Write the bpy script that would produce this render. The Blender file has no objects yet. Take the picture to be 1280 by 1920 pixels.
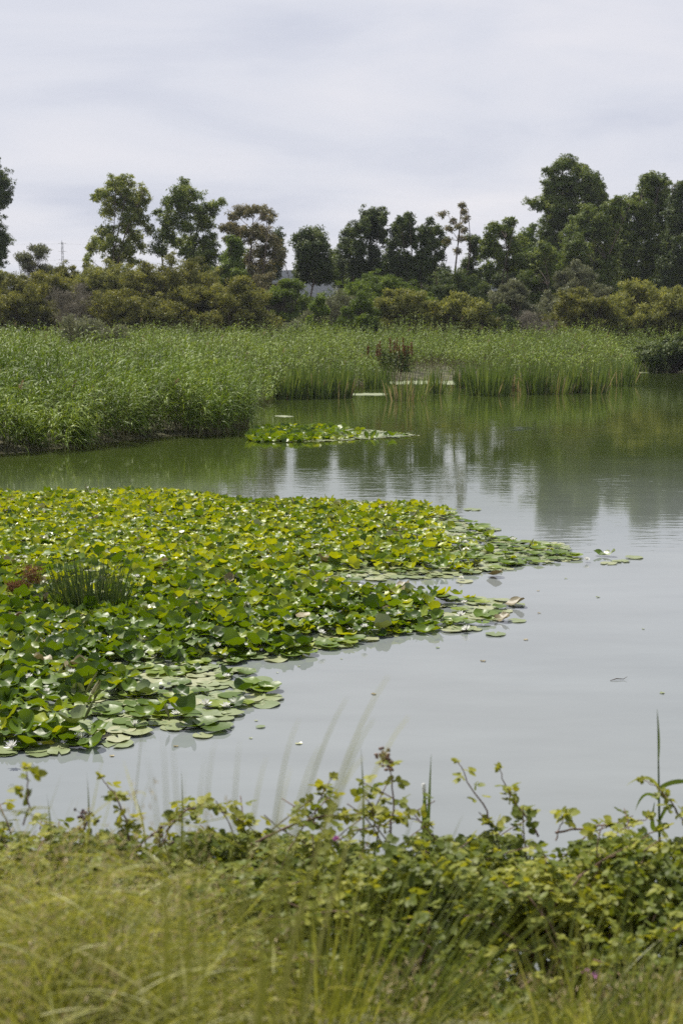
import bpy, math, numpy as np
from mathutils import Vector
R = np.random.default_rng(7)
rad = math.radians
SC = bpy.context.scene
COL = SC.collection
# ------------------------------------------------------------------ camera
CZ, F, HOR = 4.0, 2666.67, 610.0
PIT = math.atan((960 - HOR) / F)
def ray(px, py):
    xc, yc = (px - 640) / F, -(py - 960) / F
    return np.array([xc, math.cos(PIT) + yc * math.sin(PIT), -math.sin(PIT) + yc * math.cos(PIT)])
def on_z(px, py, z=0.0):
    d = ray(px, py); t = (z - CZ) / d[2]
    return np.array([d[0] * t, d[1] * t, z])
def at_y(px, py, Y):
    d = ray(px, py); t = Y / d[1]
    return np.array([d[0] * t, Y, CZ + d[2] * t])
def ppm(Y): return F / Y                      # photo pixels per metre at distance Y
cam = bpy.data.cameras.new('camera'); co = bpy.data.objects.new('camera', cam); COL.objects.link(co)
co.location = (0, 0, CZ); co.rotation_euler = (math.pi / 2 - PIT, 0, 0)
cam.sensor_fit = 'VERTICAL'; cam.sensor_height = 36; cam.sensor_width = 24; cam.lens = 50
cam.clip_start = 0.05; cam.clip_end = 8000
cam.dof.use_dof = True; cam.dof.focus_distance = 18.5; cam.dof.aperture_fstop = 4.0
SC.camera = co
# ------------------------------------------------------------------ node helpers
def newmat(name):
    m = bpy.data.materials.new(name); m.use_nodes = True
    nt = m.node_tree; nt.nodes.clear()
    return m, nt, nt.nodes.new, nt.links.new
def ramp(N, stops):
    n = N('ShaderNodeValToRGB'); e = n.color_ramp.elements
    while len(e) < len(stops): e.new(0.5)
    for k, (p, c) in enumerate(stops): e[k].position = p; e[k].color = (*c, 1)
    return n
def leafmat(name, c0, c1, c2, trans=.35, rough=.45, spec=.4, tint=(1.25, 1.2, .5), bump=0):
    m, nt, N, L = newmat(name)
    a = N('ShaderNodeAttribute'); a.attribute_name = 'v'
    r = ramp(N, [(0, c0), (.5, c1), (1, c2)]); L(a.outputs['Fac'], r.inputs[0])
    p = N('ShaderNodeBsdfPrincipled'); L(r.outputs[0], p.inputs['Base Color'])
    p.inputs['Roughness'].default_value = rough; p.inputs['Specular IOR Level'].default_value = spec
    t = N('ShaderNodeBsdfTranslucent')
    mu = N('ShaderNodeMix'); mu.data_type = 'RGBA'; mu.blend_type = 'MULTIPLY'; mu.inputs[0].default_value = 1
    L(r.outputs[0], mu.inputs[6]); mu.inputs[7].default_value = (*tint, 1); L(mu.outputs[2], t.inputs[0])
    if bump:
        tc = N('ShaderNodeTexCoord'); no = N('ShaderNodeTexNoise'); no.inputs['Scale'].default_value = 22; no.inputs['Detail'].default_value = 4
        L(tc.outputs['Object'], no.inputs['Vector'])
        b = N('ShaderNodeBump'); b.inputs['Strength'].default_value = bump; b.inputs['Distance'].default_value = .012
        L(no.outputs['Fac'], b.inputs['Height']); L(b.outputs[0], p.inputs['Normal'])
    mx = N('ShaderNodeMixShader'); mx.inputs[0].default_value = trans
    L(p.outputs[0], mx.inputs[1]); L(t.outputs[0], mx.inputs[2])
    o = N('ShaderNodeOutputMaterial'); L(mx.outputs[0], o.inputs[0])
    return m
def plain(name, c0, c1, scale=8, rough=.8, spec=.2, bump=.3):
    m, nt, N, L = newmat(name)
    tc = N('ShaderNodeTexCoord'); no = N('ShaderNodeTexNoise'); no.inputs['Scale'].default_value = scale; no.inputs['Detail'].default_value = 6
    L(tc.outputs['Object'], no.inputs['Vector'])
    r = ramp(N, [(.3, c0), (.7, c1)]); L(no.outputs['Fac'], r.inputs[0])
    p = N('ShaderNodeBsdfPrincipled'); L(r.outputs[0], p.inputs['Base Color'])
    p.inputs['Roughness'].default_value = rough; p.inputs['Specular IOR Level'].default_value = spec
    b = N('ShaderNodeBump'); b.inputs['Strength'].default_value = bump; b.inputs['Distance'].default_value = .02
    L(no.outputs['Fac'], b.inputs['Height']); L(b.outputs[0], p.inputs['Normal'])
    o = N('ShaderNodeOutputMaterial'); L(p.outputs[0], o.inputs[0])
    return m
# ------------------------------------------------------------------ mesh builder
def nrm(a): return a / np.maximum(np.linalg.norm(a, axis=-1, keepdims=True), 1e-9)
class Geo:
    def __init__(s): s.V, s.A, s.T, s.Q, s.n, s.TM, s.QM = [], [], [], [], 0, [], []
    def add(s, V, tris=None, quads=None, v=.5, mi=0):
        V = np.asarray(V, float).reshape(-1, 3)
        s.V.append(V); s.A.append(np.broadcast_to(np.asarray(v, float), (len(V),)).copy())
        if tris is not None and len(tris): s.T.append(np.asarray(tris).reshape(-1, 3) + s.n); s.TM.append(np.full(len(s.T[-1]), mi))
        if quads is not None and len(quads): s.Q.append(np.asarray(quads).reshape(-1, 4) + s.n); s.QM.append(np.full(len(s.Q[-1]), mi))
        s.n += len(V)
    def mesh(s, name, mats, smooth=True):
        me = bpy.data.meshes.new(name)
        V = np.concatenate(s.V); A = np.concatenate(s.A)
        T = np.concatenate(s.T) if s.T else np.zeros((0, 3), int); Q = np.concatenate(s.Q) if s.Q else np.zeros((0, 4), int)
        M = np.concatenate(s.TM + s.QM)
        me.vertices.add(len(V)); me.vertices.foreach_set('co', V.astype(np.float32).ravel())
        li = np.concatenate([T.ravel(), Q.ravel()]).astype(np.int32)
        st = np.concatenate([np.arange(len(T)) * 3, len(T) * 3 + np.arange(len(Q)) * 4]).astype(np.int32)
        me.loops.add(len(li)); me.loops.foreach_set('vertex_index', li)
        me.polygons.add(len(st)); me.polygons.foreach_set('loop_start', st)
        me.polygons.foreach_set('material_index', M.astype(np.int32))
        me.polygons.foreach_set('use_smooth', np.full(len(st), smooth))
        for m in (mats if isinstance(mats, (list, tuple)) else [mats]): me.materials.append(m)
        at = me.attributes.new('v', 'FLOAT', 'POINT'); at.data.foreach_set('value', A.astype(np.float32))
        me.update(calc_edges=True)
        return me
    def build(s, name, mats, parent=None, origin=None, smooth=True):
        if origin is not None:
            o_ = np.asarray(origin, float); s.V = [v - o_ for v in s.V]
        o = bpy.data.objects.new(name, s.mesh(name, mats, smooth)); COL.objects.link(o)
        if parent is not None: o.parent = parent
        if origin is not None and parent is None: o.location = tuple(origin)
        return o
def tag(o, label=None, cat=None, group=None, kind=None):
    if label: o['label'] = label
    if cat: o['category'] = cat
    if group: o['group'] = group
    if kind: o['kind'] = kind
    return o
def thing(name, label, cat, loc, group=None):
    o = bpy.data.objects.new(name, None); COL.objects.link(o); o.location = tuple(loc); o.empty_display_size = .2
    return tag(o, label, cat, group)
def diamonds(g, P, D, L, W, v, side=None, k=.45, mi=0):
    N = len(P); D = nrm(D)
    if side is None: side = nrm(np.cross(D, R.normal(size=(N, 3))))
    L = np.broadcast_to(L, (N,))[:, None]; W = np.broadcast_to(W, (N,))[:, None]
    V = np.stack([P, P + D * L * k + side * W / 2, P + D * L, P + D * L * k - side * W / 2], 1)
    g.add(V, quads=np.arange(N * 4).reshape(N, 4), v=np.repeat(np.broadcast_to(v, (N,)), 4), mi=mi)
def ribbons(g, P, D, L, W, seg, droop, v, side=None, prof=None, mi=0):
    N = len(P); D = nrm(D); t = np.linspace(0, 1, seg + 1)
    L = np.broadcast_to(L, (N,)); W = np.broadcast_to(W, (N,)); droop = np.broadcast_to(droop, (N,))
    C = P[:, None] + D[:, None] * (L[:, None] * t)[..., None]
    C[..., 2] -= (droop * L)[:, None] * t ** 2
    if side is None: side = nrm(np.cross(D, R.normal(size=(N, 3))))
    pw = np.interp(t, [0, .35, .8, 1], [.7, 1, .6, .06]) if prof is None else np.interp(t, *prof)
    off = side[:, None] * (W[:, None] * pw / 2)[..., None]
    V = np.stack([C - off, C + off], 2)                # N, seg+1, 2, 3
    b = (np.arange(N) * (seg + 1) * 2)[:, None] + (np.arange(seg) * 2)[None]
    q = np.stack([b, b + 1, b + 3, b + 2], -1)
    g.add(V, quads=q, v=np.repeat(np.broadcast_to(v, (N,)), (seg + 1) * 2), mi=mi)
def tube(g, pts, rads, sides=6, v=.5, mi=0):
    pts = np.asarray(pts, float); k = len(pts); rads = np.broadcast_to(rads, (k,))
    tan = nrm(np.gradient(pts, axis=0)); ref = np.array([.31, .87, .38])
    a = nrm(np.cross(tan, ref)); b = np.cross(tan, a)
    th = np.arange(sides) * 2 * math.pi / sides
    V = pts[:, None] + rads[:, None, None] * (a[:, None] * np.cos(th)[None, :, None] + b[:, None] * np.sin(th)[None, :, None])
    i = np.arange(k - 1)[:, None] * sides; j = np.arange(sides)[None]; j2 = (j + 1) % sides
    q = np.stack([i + j, i + j2, i + sides + j2, i + sides + j], -1)
    g.add(V, quads=q, v=v, mi=mi)
def inpoly(P, poly):
    x, y = P[:, 0], P[:, 1]; r = np.zeros(len(P), bool); n = len(poly)
    for i in range(n):
        x1, y1 = poly[i]; x2, y2 = poly[(i + 1) % n]
        if y1 == y2: continue
        c = (y1 > y) != (y2 > y); r ^= c & (x < (x2 - x1) * (y - y1) / (y2 - y1) + x1)
    return r
def dpoly(P, poly, closed=True):
    best = np.full(len(P), 1e9); n = len(poly)
    for i in range(n if closed else n - 1):
        a = np.array(poly[i]); b = np.array(poly[(i + 1) % n]); ab = b - a
        t = np.clip(((P - a) @ ab) / max(ab @ ab, 1e-9), 0, 1)
        best = np.minimum(best, np.linalg.norm(P - (a + t[:, None] * ab), axis=1))
    return best
def wpoly(px): return [tuple(on_z(x, y)[:2]) for x, y in px]
class VN:                                              # cheap smooth 2-D value noise
    def __init__(s, seed): s.g = np.random.default_rng(seed).random((64, 64))
    def __call__(s, x, y):
        xi, yi = np.floor(x).astype(int), np.floor(y).astype(int); fx, fy = x - xi, y - yi
        fx, fy = fx * fx * (3 - 2 * fx), fy * fy * (3 - 2 * fy); g = s.g
        a, b = g[xi % 64, yi % 64], g[(xi + 1) % 64, yi % 64]; c, d = g[xi % 64, (yi + 1) % 64], g[(xi + 1) % 64, (yi + 1) % 64]
        return (a * (1 - fx) + b * fx) * (1 - fy) + (c * (1 - fx) + d * fx) * fy
n1, n2 = VN(1), VN(2)
# ------------------------------------------------------------------ light and sky
SUN_EL, SUN_AZ = 57, -28                               # azimuth from +Y (ahead), negative is to the left
sv = Vector((math.sin(rad(SUN_AZ)) * math.cos(rad(SUN_EL)), math.cos(rad(SUN_AZ)) * math.cos(rad(SUN_EL)), math.sin(rad(SUN_EL))))
sl = bpy.data.lights.new('sun', 'SUN'); so = bpy.data.objects.new('sun', sl); COL.objects.link(so)
sl.energy = 5.0; sl.angle = rad(.6); sl.color = (1, .945, .86)
so.rotation_euler = sv.to_track_quat('Z', 'Y').to_euler(); so.location = (-20, 40, 60)
W = bpy.data.worlds.new('World'); SC.world = W; W.use_nodes = True
nt = W.node_tree; nt.nodes.clear(); N = nt.nodes.new; L = nt.links.new
sky = N('ShaderNodeTexSky'); sky.sky_type = 'NISHITA'; sky.sun_disc = False
sky.sun_elevation = rad(SUN_EL); sky.sun_rotation = rad(SUN_AZ); sky.dust_density = 2.0; sky.air_density = 1.0
tc = N('ShaderNodeTexCoord'); sx = N('ShaderNodeSeparateXYZ'); L(tc.outputs['Generated'], sx.inputs[0])
def math_(op, a, b=None, c=None):
    n = N('ShaderNodeMath'); n.operation = op
    for k, q in enumerate((a, b, c)):
        if q is None: continue
        if isinstance(q, (int, float)): n.inputs[k].default_value = q
        else: L(q, n.inputs[k])
    return n.outputs[0]
zz = math_('ADD', math_('MAXIMUM', sx.outputs['Z'], 0.0), .12)
cx = N('ShaderNodeCombineXYZ'); L(math_('DIVIDE', sx.outputs['X'], zz), cx.inputs[0]); L(math_('DIVIDE', sx.outputs['Y'], zz), cx.inputs[1])
mp = N('ShaderNodeMapping'); L(cx.outputs[0], mp.inputs[0]); mp.inputs['Rotation'].default_value = (0, 0, .35); mp.inputs['Scale'].default_value = (.9, 1.1, 1); mp.inputs['Location'].default_value = (2.3, .8, 0)
c1 = N('ShaderNodeTexNoise'); c1.inputs['Scale'].default_value = .95; c1.inputs['Detail'].default_value = 6; c1.inputs['Roughness'].default_value = .5; c1.inputs['Distortion'].default_value = .5; L(mp.outputs[0], c1.inputs['Vector'])
cr = ramp(N, [(.32, (.0, .0, .0)), (.68, (1, 1, 1))]); L(c1.outputs['Fac'], cr.inputs[0])
cl = ramp(N, [(0, (4.3, 4.48, 5.2)), (.4, (5.05, 5.15, 5.7)), (1, (5.8, 5.72, 6.05))]); L(cr.outputs[0], cl.inputs[0])
mx = N('ShaderNodeMix'); mx.data_type = 'RGBA'; mx.inputs[0].default_value = .93
zr = N('ShaderNodeMapRange'); zr.interpolation_type = 'SMOOTHSTEP'; L(sx.outputs['Z'], zr.inputs[0]); zr.inputs[1].default_value = .32; zr.inputs[2].default_value = .9; zr.inputs[3].default_value = .95; zr.inputs[4].default_value = .3; L(zr.outputs[0], mx.inputs[0])
L(sky.outputs[0], mx.inputs[6]); L(cl.outputs[0], mx.inputs[7])
bg = N('ShaderNodeBackground'); bg.inputs['Strength'].default_value = .1; L(mx.outputs[2], bg.inputs[0])
wo = N('ShaderNodeOutputWorld'); L(bg.outputs[0], wo.inputs[0])
SC.view_settings.view_transform = 'Standard'; SC.view_settings.look = 'None'; SC.view_settings.exposure = .5; SC.view_settings.gamma = 1
cy = SC.cycles; cy.max_bounces = 8; cy.diffuse_bounces = 2; cy.glossy_bounces = 3; cy.transmission_bounces = 4; cy.transparent_max_bounces = 8; cy.volume_bounces = 0
cy.use_adaptive_sampling = False; cy.adaptive_threshold = .02; cy.use_denoising = False; SC.render.filter_size = 1.25; cy.sample_clamp_indirect = 6; cy.caustics_reflective = False; cy.caustics_refractive = False
# ------------------------------------------------------------------ materials
M = {}
M['reed'] = leafmat('reed_leaf', (0.0416, 0.0773, 0.00734), (0.131, 0.203, 0.0238), (0.294, 0.367, 0.0714), .26, .5, .15)
M['reedstem'] = leafmat('reed_stem', (.10, .085, .045), (.15, .14, .06), (.12, .16, .05), .1, .6, .3)
M['plume'] = leafmat('reed_plume', (.20, .13, .09), (.28, .2, .14), (.34, .27, .19), .3, .8, .1, (1, .9, .8))
M['cattail'] = leafmat('cattail_blade', (0.0467, 0.0808, 0.017), (0.112, 0.163, 0.0408), (0.286, 0.309, 0.107), .32, .4, .4)
M['euc'] = leafmat('eucalypt_leaf', (0.0433, 0.0684, 0.016), (0.114, 0.16, 0.0334), (0.257, 0.291, 0.0684), .3, .52, .12)
M['eucdark'] = leafmat('dark_eucalypt_leaf', (0.0272, 0.0439, 0.0125), (0.0665, 0.0988, 0.0293), (0.162, 0.194, 0.0581), .27, .52, .12)
M['eucpale'] = leafmat('pale_eucalypt_leaf', (0.066, 0.096, 0.018), (0.184, 0.224, 0.0448), (0.36, 0.36, 0.09), .34, .52, .12)
M['brown'] = leafmat('dry_eucalypt_leaf', (.075, .085, .03), (.16, .155, .065), (.32, .28, .16), .3, .52, .12, (1.1, .95, .7))
M['olive'] = leafmat('olive_scrub_leaf', (0.055, 0.0627, 0.0154), (0.149, 0.157, 0.0396), (0.308, 0.297, 0.077), .32, .52, .12)
M['olivey'] = leafmat('yellow_scrub_leaf', (0.0648, 0.077, 0.021), (0.189, 0.204, 0.0578), (0.367, 0.363, 0.11), .34, .52, .12)
M['fresh'] = leafmat('fresh_scrub_leaf', (0.0382, 0.0638, 0.0102), (0.103, 0.155, 0.0252), (0.211, 0.272, 0.0476), .34, .52, .12)
M['greygreen'] = leafmat('grey_scrub_leaf', (0.065, 0.07, 0.04), (0.149, 0.162, 0.0878), (0.288, 0.288, 0.16), .28, .52, .12, (1.1, 1.1, .8))
M['twig'] = leafmat('dry_twig', (.11, .10, .07), (.19, .17, .125), (.29, .26, .20), .1, .7, .1, (1, 1, 1))
M['bark'] = plain('bark', (.06, .045, .035), (.16, .125, .10), 6)
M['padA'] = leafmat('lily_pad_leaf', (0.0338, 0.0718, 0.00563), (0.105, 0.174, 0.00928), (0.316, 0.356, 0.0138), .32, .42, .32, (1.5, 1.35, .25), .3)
M['padflat'] = leafmat('floating_pad_leaf', (0.114, 0.158, 0.0528), (0.194, 0.229, 0.0968), (0.299, 0.308, 0.167), .12, .36, .5, (1.2, 1.2, .4), .3)  # sheen on the flat-lying pads is put into these paler colours
M['padred'] = leafmat('withered_pad', (.10, .08, .035), (.19, .16, .07), (.30, .26, .14), .15, .5, .4, (1, .9, .7), .3)
M['furled'] = leafmat('furled_leaf', (.14, .17, .05), (.24, .24, .09), (.34, .31, .17), .25, .4, .4)
M['petal'] = leafmat('white_petal', (0.684, 0.693, 0.63), (0.738, 0.738, 0.702), (0.774, 0.765, 0.738), .25, .5, .3, (1, 1, .95))
M['stamen'] = leafmat('yellow_stamen', (.7, .45, .03), (.8, .55, .05), (.85, .62, .1), .1, .6, .2)
M['rush'] = leafmat('rush_blade', (0.027, 0.0495, 0.018), (0.0495, 0.081, 0.027), (0.099, 0.126, 0.045), .2, .4, .4)
M['rust'] = leafmat('rusty_dry_leaf', (.10, .045, .02), (.17, .08, .035), (.25, .14, .07), .2, .7, .1, (1, .9, .7))
M['straw'] = leafmat('straw', (.25, .18, .09), (.36, .28, .15), (.45, .38, .22), .25, .6, .2, (1, .95, .7))
M['bramble'] = leafmat('bramble_leaf', (0.0416, 0.0678, 0.00901), (0.129, 0.165, 0.0224), (0.314, 0.319, 0.0524), .42, .5, .2, (1.25, 1.15, .4), .15)
M['cane'] = plain('bramble_cane', (.10, .055, .045), (.22, .15, .10), 30)
M['berry'] = leafmat('unripe_berry', (.10, .05, .035), (.20, .11, .06), (.26, .18, .10), .05, .4, .5, (1, 1, 1))
M['dark_berry'] = leafmat('ripe_berry', (.03, .02, .025), (.07, .035, .04), (.12, .06, .05), .05, .35, .5, (1, 1, 1))
M['grass'] = leafmat('meadow_grass', (0.111, 0.127, 0.0238), (0.235, 0.252, 0.0515), (0.418, 0.408, 0.15), .45, .5, .3, (1.15, 1.1, .5))
M['grassgreen'] = leafmat('green_grass', (0.0704, 0.0968, 0.022), (0.132, 0.158, 0.0396), (0.211, 0.211, 0.0704), .42, .45, .35, (1.15, 1.1, .5))
M['pink'] = leafmat('pink_petal', (.35, .10, .28), (.42, .16, .36), (.5, .25, .45), .3, .5, .2, (1, 1, 1))
M['mud'] = plain('mud', (.035, .03, .018), (.08, .065, .04), 1.5)
M['algae'] = plain('algae', (.10, .13, .05), (.20, .22, .12), 1.2, .6, .3)
M['metal'] = plain('galvanised_steel', (.22, .23, .25), (.30, .31, .33), 1, .5, .4)
M['hill'] = plain('hazed_hill_scrub', (.028, .034, .042), (.05, .055, .06), .02, .95, .05, 0)  # scrub with distance haze painted into its blue-grey base colour
# terrain
m, nt_, N, L = newmat('terrain_soil'); M['ground'] = m
tc = N('ShaderNodeTexCoord'); no = N('ShaderNodeTexNoise'); no.inputs['Scale'].default_value = .9; no.inputs['Detail'].default_value = 9; L(tc.outputs['Object'], no.inputs['Vector'])
r_ = ramp(N, [(.3, (.035, .032, .015)), (.55, (.075, .075, .03)), (.75, (.13, .115, .05))]); L(no.outputs['Fac'], r_.inputs[0])
p = N('ShaderNodeBsdfPrincipled'); L(r_.outputs[0], p.inputs['Base Color']); p.inputs['Roughness'].default_value = .95
b = N('ShaderNodeBump'); b.inputs['Distance'].default_value = .05; L(no.outputs['Fac'], b.inputs['Height']); L(b.outputs[0], p.inputs['Normal'])
o_ = N('ShaderNodeOutputMaterial'); L(p.outputs[0], o_.inputs[0])
# water: murky body (greener among the reeds, milky in the open) under a mirror surface
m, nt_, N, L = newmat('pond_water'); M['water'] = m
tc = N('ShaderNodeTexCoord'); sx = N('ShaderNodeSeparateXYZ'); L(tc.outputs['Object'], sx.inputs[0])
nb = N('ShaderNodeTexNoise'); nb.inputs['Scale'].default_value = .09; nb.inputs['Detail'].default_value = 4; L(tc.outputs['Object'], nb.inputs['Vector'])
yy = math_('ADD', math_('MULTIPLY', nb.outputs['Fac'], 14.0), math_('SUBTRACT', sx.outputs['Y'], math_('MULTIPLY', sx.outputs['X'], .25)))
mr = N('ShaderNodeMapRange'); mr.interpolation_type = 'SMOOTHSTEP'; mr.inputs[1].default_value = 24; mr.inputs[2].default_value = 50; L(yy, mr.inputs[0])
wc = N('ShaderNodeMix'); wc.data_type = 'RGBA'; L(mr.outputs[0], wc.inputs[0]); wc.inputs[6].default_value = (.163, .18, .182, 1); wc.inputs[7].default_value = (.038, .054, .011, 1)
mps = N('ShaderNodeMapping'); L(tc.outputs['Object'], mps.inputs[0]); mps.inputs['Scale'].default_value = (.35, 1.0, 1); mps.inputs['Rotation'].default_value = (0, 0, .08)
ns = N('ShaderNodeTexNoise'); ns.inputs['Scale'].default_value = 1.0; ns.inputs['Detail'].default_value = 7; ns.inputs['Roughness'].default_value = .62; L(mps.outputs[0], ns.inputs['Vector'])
mrs = N('ShaderNodeMapRange'); mrs.inputs[1].default_value = .35; mrs.inputs[2].default_value = .7; mrs.inputs[3].default_value = .92; mrs.inputs[4].default_value = 1.07; L(ns.outputs['Fac'], mrs.inputs[0])  # ripple streaks painted into the body colour, in place of reflections
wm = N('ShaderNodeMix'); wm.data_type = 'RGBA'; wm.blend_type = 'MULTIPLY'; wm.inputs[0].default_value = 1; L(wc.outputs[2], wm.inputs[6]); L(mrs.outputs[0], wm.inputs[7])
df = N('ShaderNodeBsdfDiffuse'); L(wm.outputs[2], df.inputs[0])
gl = N('ShaderNodeBsdfGlossy'); gl.inputs['Roughness'].default_value = .03; gl.inputs[0].default_value = (1, 1, 1, 1)
mpw = N('ShaderNodeMapping'); L(tc.outputs['Object'], mpw.inputs[0]); mpw.inputs['Scale'].default_value = (.55, 1.5, 1); mpw.inputs['Rotation'].default_value = (0, 0, .12)
w1 = N('ShaderNodeTexNoise'); w1.inputs['Scale'].default_value = 2.2; w1.inputs['Detail'].default_value = 3; L(mpw.outputs[0], w1.inputs['Vector'])
w2 = N('ShaderNodeTexNoise'); w2.inputs['Scale'].default_value = .12; w2.inputs['Detail'].default_value = 2; L(mpw.outputs[0], w2.inputs['Vector'])
mr2 = N('ShaderNodeMapRange'); mr2.inputs[1].default_value = .4; mr2.inputs[2].default_value = .65; mr2.inputs[3].default_value = .3; mr2.inputs[4].default_value = 1.0; L(w2.outputs['Fac'], mr2.inputs[0])
hh = math_('MULTIPLY', w1.outputs['Fac'], mr2.outputs[0])
bp = N('ShaderNodeBump'); bp.inputs['Strength'].default_value = 1; bp.inputs['Distance'].default_value = .0055; L(hh, bp.inputs['Height']); L(bp.outputs[0], gl.inputs['Normal'])
fr = N('ShaderNodeFresnel'); fr.inputs['IOR'].default_value = 1.36
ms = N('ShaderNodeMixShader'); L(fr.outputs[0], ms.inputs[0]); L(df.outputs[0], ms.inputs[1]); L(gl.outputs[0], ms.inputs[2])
o_ = N('ShaderNodeOutputMaterial'); L(ms.outputs[0], o_.inputs[0])
# ------------------------------------------------------------------ setting
REED_FRONT = [(-420, 890), (-200, 870), (0, 857), (100, 850), (190, 838), (330, 821), (440, 817), (478, 806), (503, 780), (512, 752),
              (560, 739), (640, 735), (672, 729), (700, 722), (725, 712), (885, 712), (905, 724), (1010, 727), (1120, 724), (1185, 711), (1196, 696), (1300, 694), (1700, 694)]
EDGE = wpoly(REED_FRONT)
POND = [(-70, 8.3), (110, 8.3), (110, 124.0)] + EDGE[::-1] + [(-70, EDGE[0][1])]
REEDS = EDGE + [(60, 139), (-60, 139), (-60, EDGE[0][1] + 6)]
def ground_z(P):
    x, y = P[:, 0], P[:, 1]
    ins = inpoly(P, POND); d = dpoly(P, POND)
    z = np.where(ins, -np.minimum(.75, d * .5), np.minimum(.45, np.maximum(0, d - .5) * .06) - .05 + .03 * np.clip(d, 0, 2))
    nb = np.interp(y, [-20, 3.3, 5.4, 8.3], [2.35, 2.25, 1.3, -.02]) + .12 * (n1(x * .8 + 9, y * .8 + 9) - .5) * np.clip((8 - y) / 2, 0, 1)
    z = np.where(y < 8.3, nb, z)
    z = z + np.where(y > 12, .25 * (n2(x * .07 + 5, y * .07) - .4) * np.clip((d - 6) / 8, 0, 1) * ~ins, 0)
    return np.where(y > 160, z - np.clip((y - 160) / 300, 0, 1) * .2, z)
def gz(x, y): return float(ground_z(np.array([[x, y]], float))[0])
xs = np.unique(np.concatenate([[-1100, -600, -250, -120], np.arange(-75, 115, 1.25), [160, 300, 600, 1100]]))
ys = np.unique(np.concatenate([[-60, -20, -6], np.arange(-2, 12, .5), np.arange(12, 175, 1.25), [200, 260, 400, 600, 900, 1200]]))
gx, gy = np.meshgrid(xs, ys); P = np.stack([gx.ravel(), gy.ravel()], 1)
g = Geo(); nx = len(xs); i = np.arange(len(ys) - 1)[:, None] * nx + np.arange(nx - 1)[None]
g.add(np.column_stack([P, ground_z(P)]), quads=np.stack([i, i + 1, i + nx + 1, i + nx], -1))
tag(g.build('ground', M['ground']), 'muddy pond bed and rising banks', None, None, 'structure')
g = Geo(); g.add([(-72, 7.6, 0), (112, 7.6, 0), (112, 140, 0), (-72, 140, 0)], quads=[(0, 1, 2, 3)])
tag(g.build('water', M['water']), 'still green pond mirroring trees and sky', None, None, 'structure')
g = Geo(); hx = np.linspace(-900, 900, 150)
prof = np.interp(hx, [-900, -280, -95, -27, 30, 75, 330, 900], [8, 14, 25, 33.5, 32.5, 28.5, 22, 10]) + 1.4 * (n1(hx * .04 + 3, hx * 0) - .5)
rows = []
for k, (yy_, f_) in enumerate([(590, 0), (630, .35), (665, .7), (705, .97), (735, 1), (790, .8), (920, 0)]):
    rows.append(np.column_stack([hx, np.full(150, yy_) + 6 * n2(hx * .03, hx * 0 + k), prof * f_ + (1.2 * (n1(hx * .1, hx * 0 + k * 3) - .5) if 0 < f_ < 1 else 0) - 1]))
V = np.concatenate(rows); i = np.arange(6)[:, None] * 150 + np.arange(149)[None]
g.add(V, quads=np.stack([i, i + 1, i + 151, i + 150], -1))
tag(g.build('hill', M['hill']), 'low hill far behind the trees, haze blue painted into its colour', None, None, 'structure')
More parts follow.
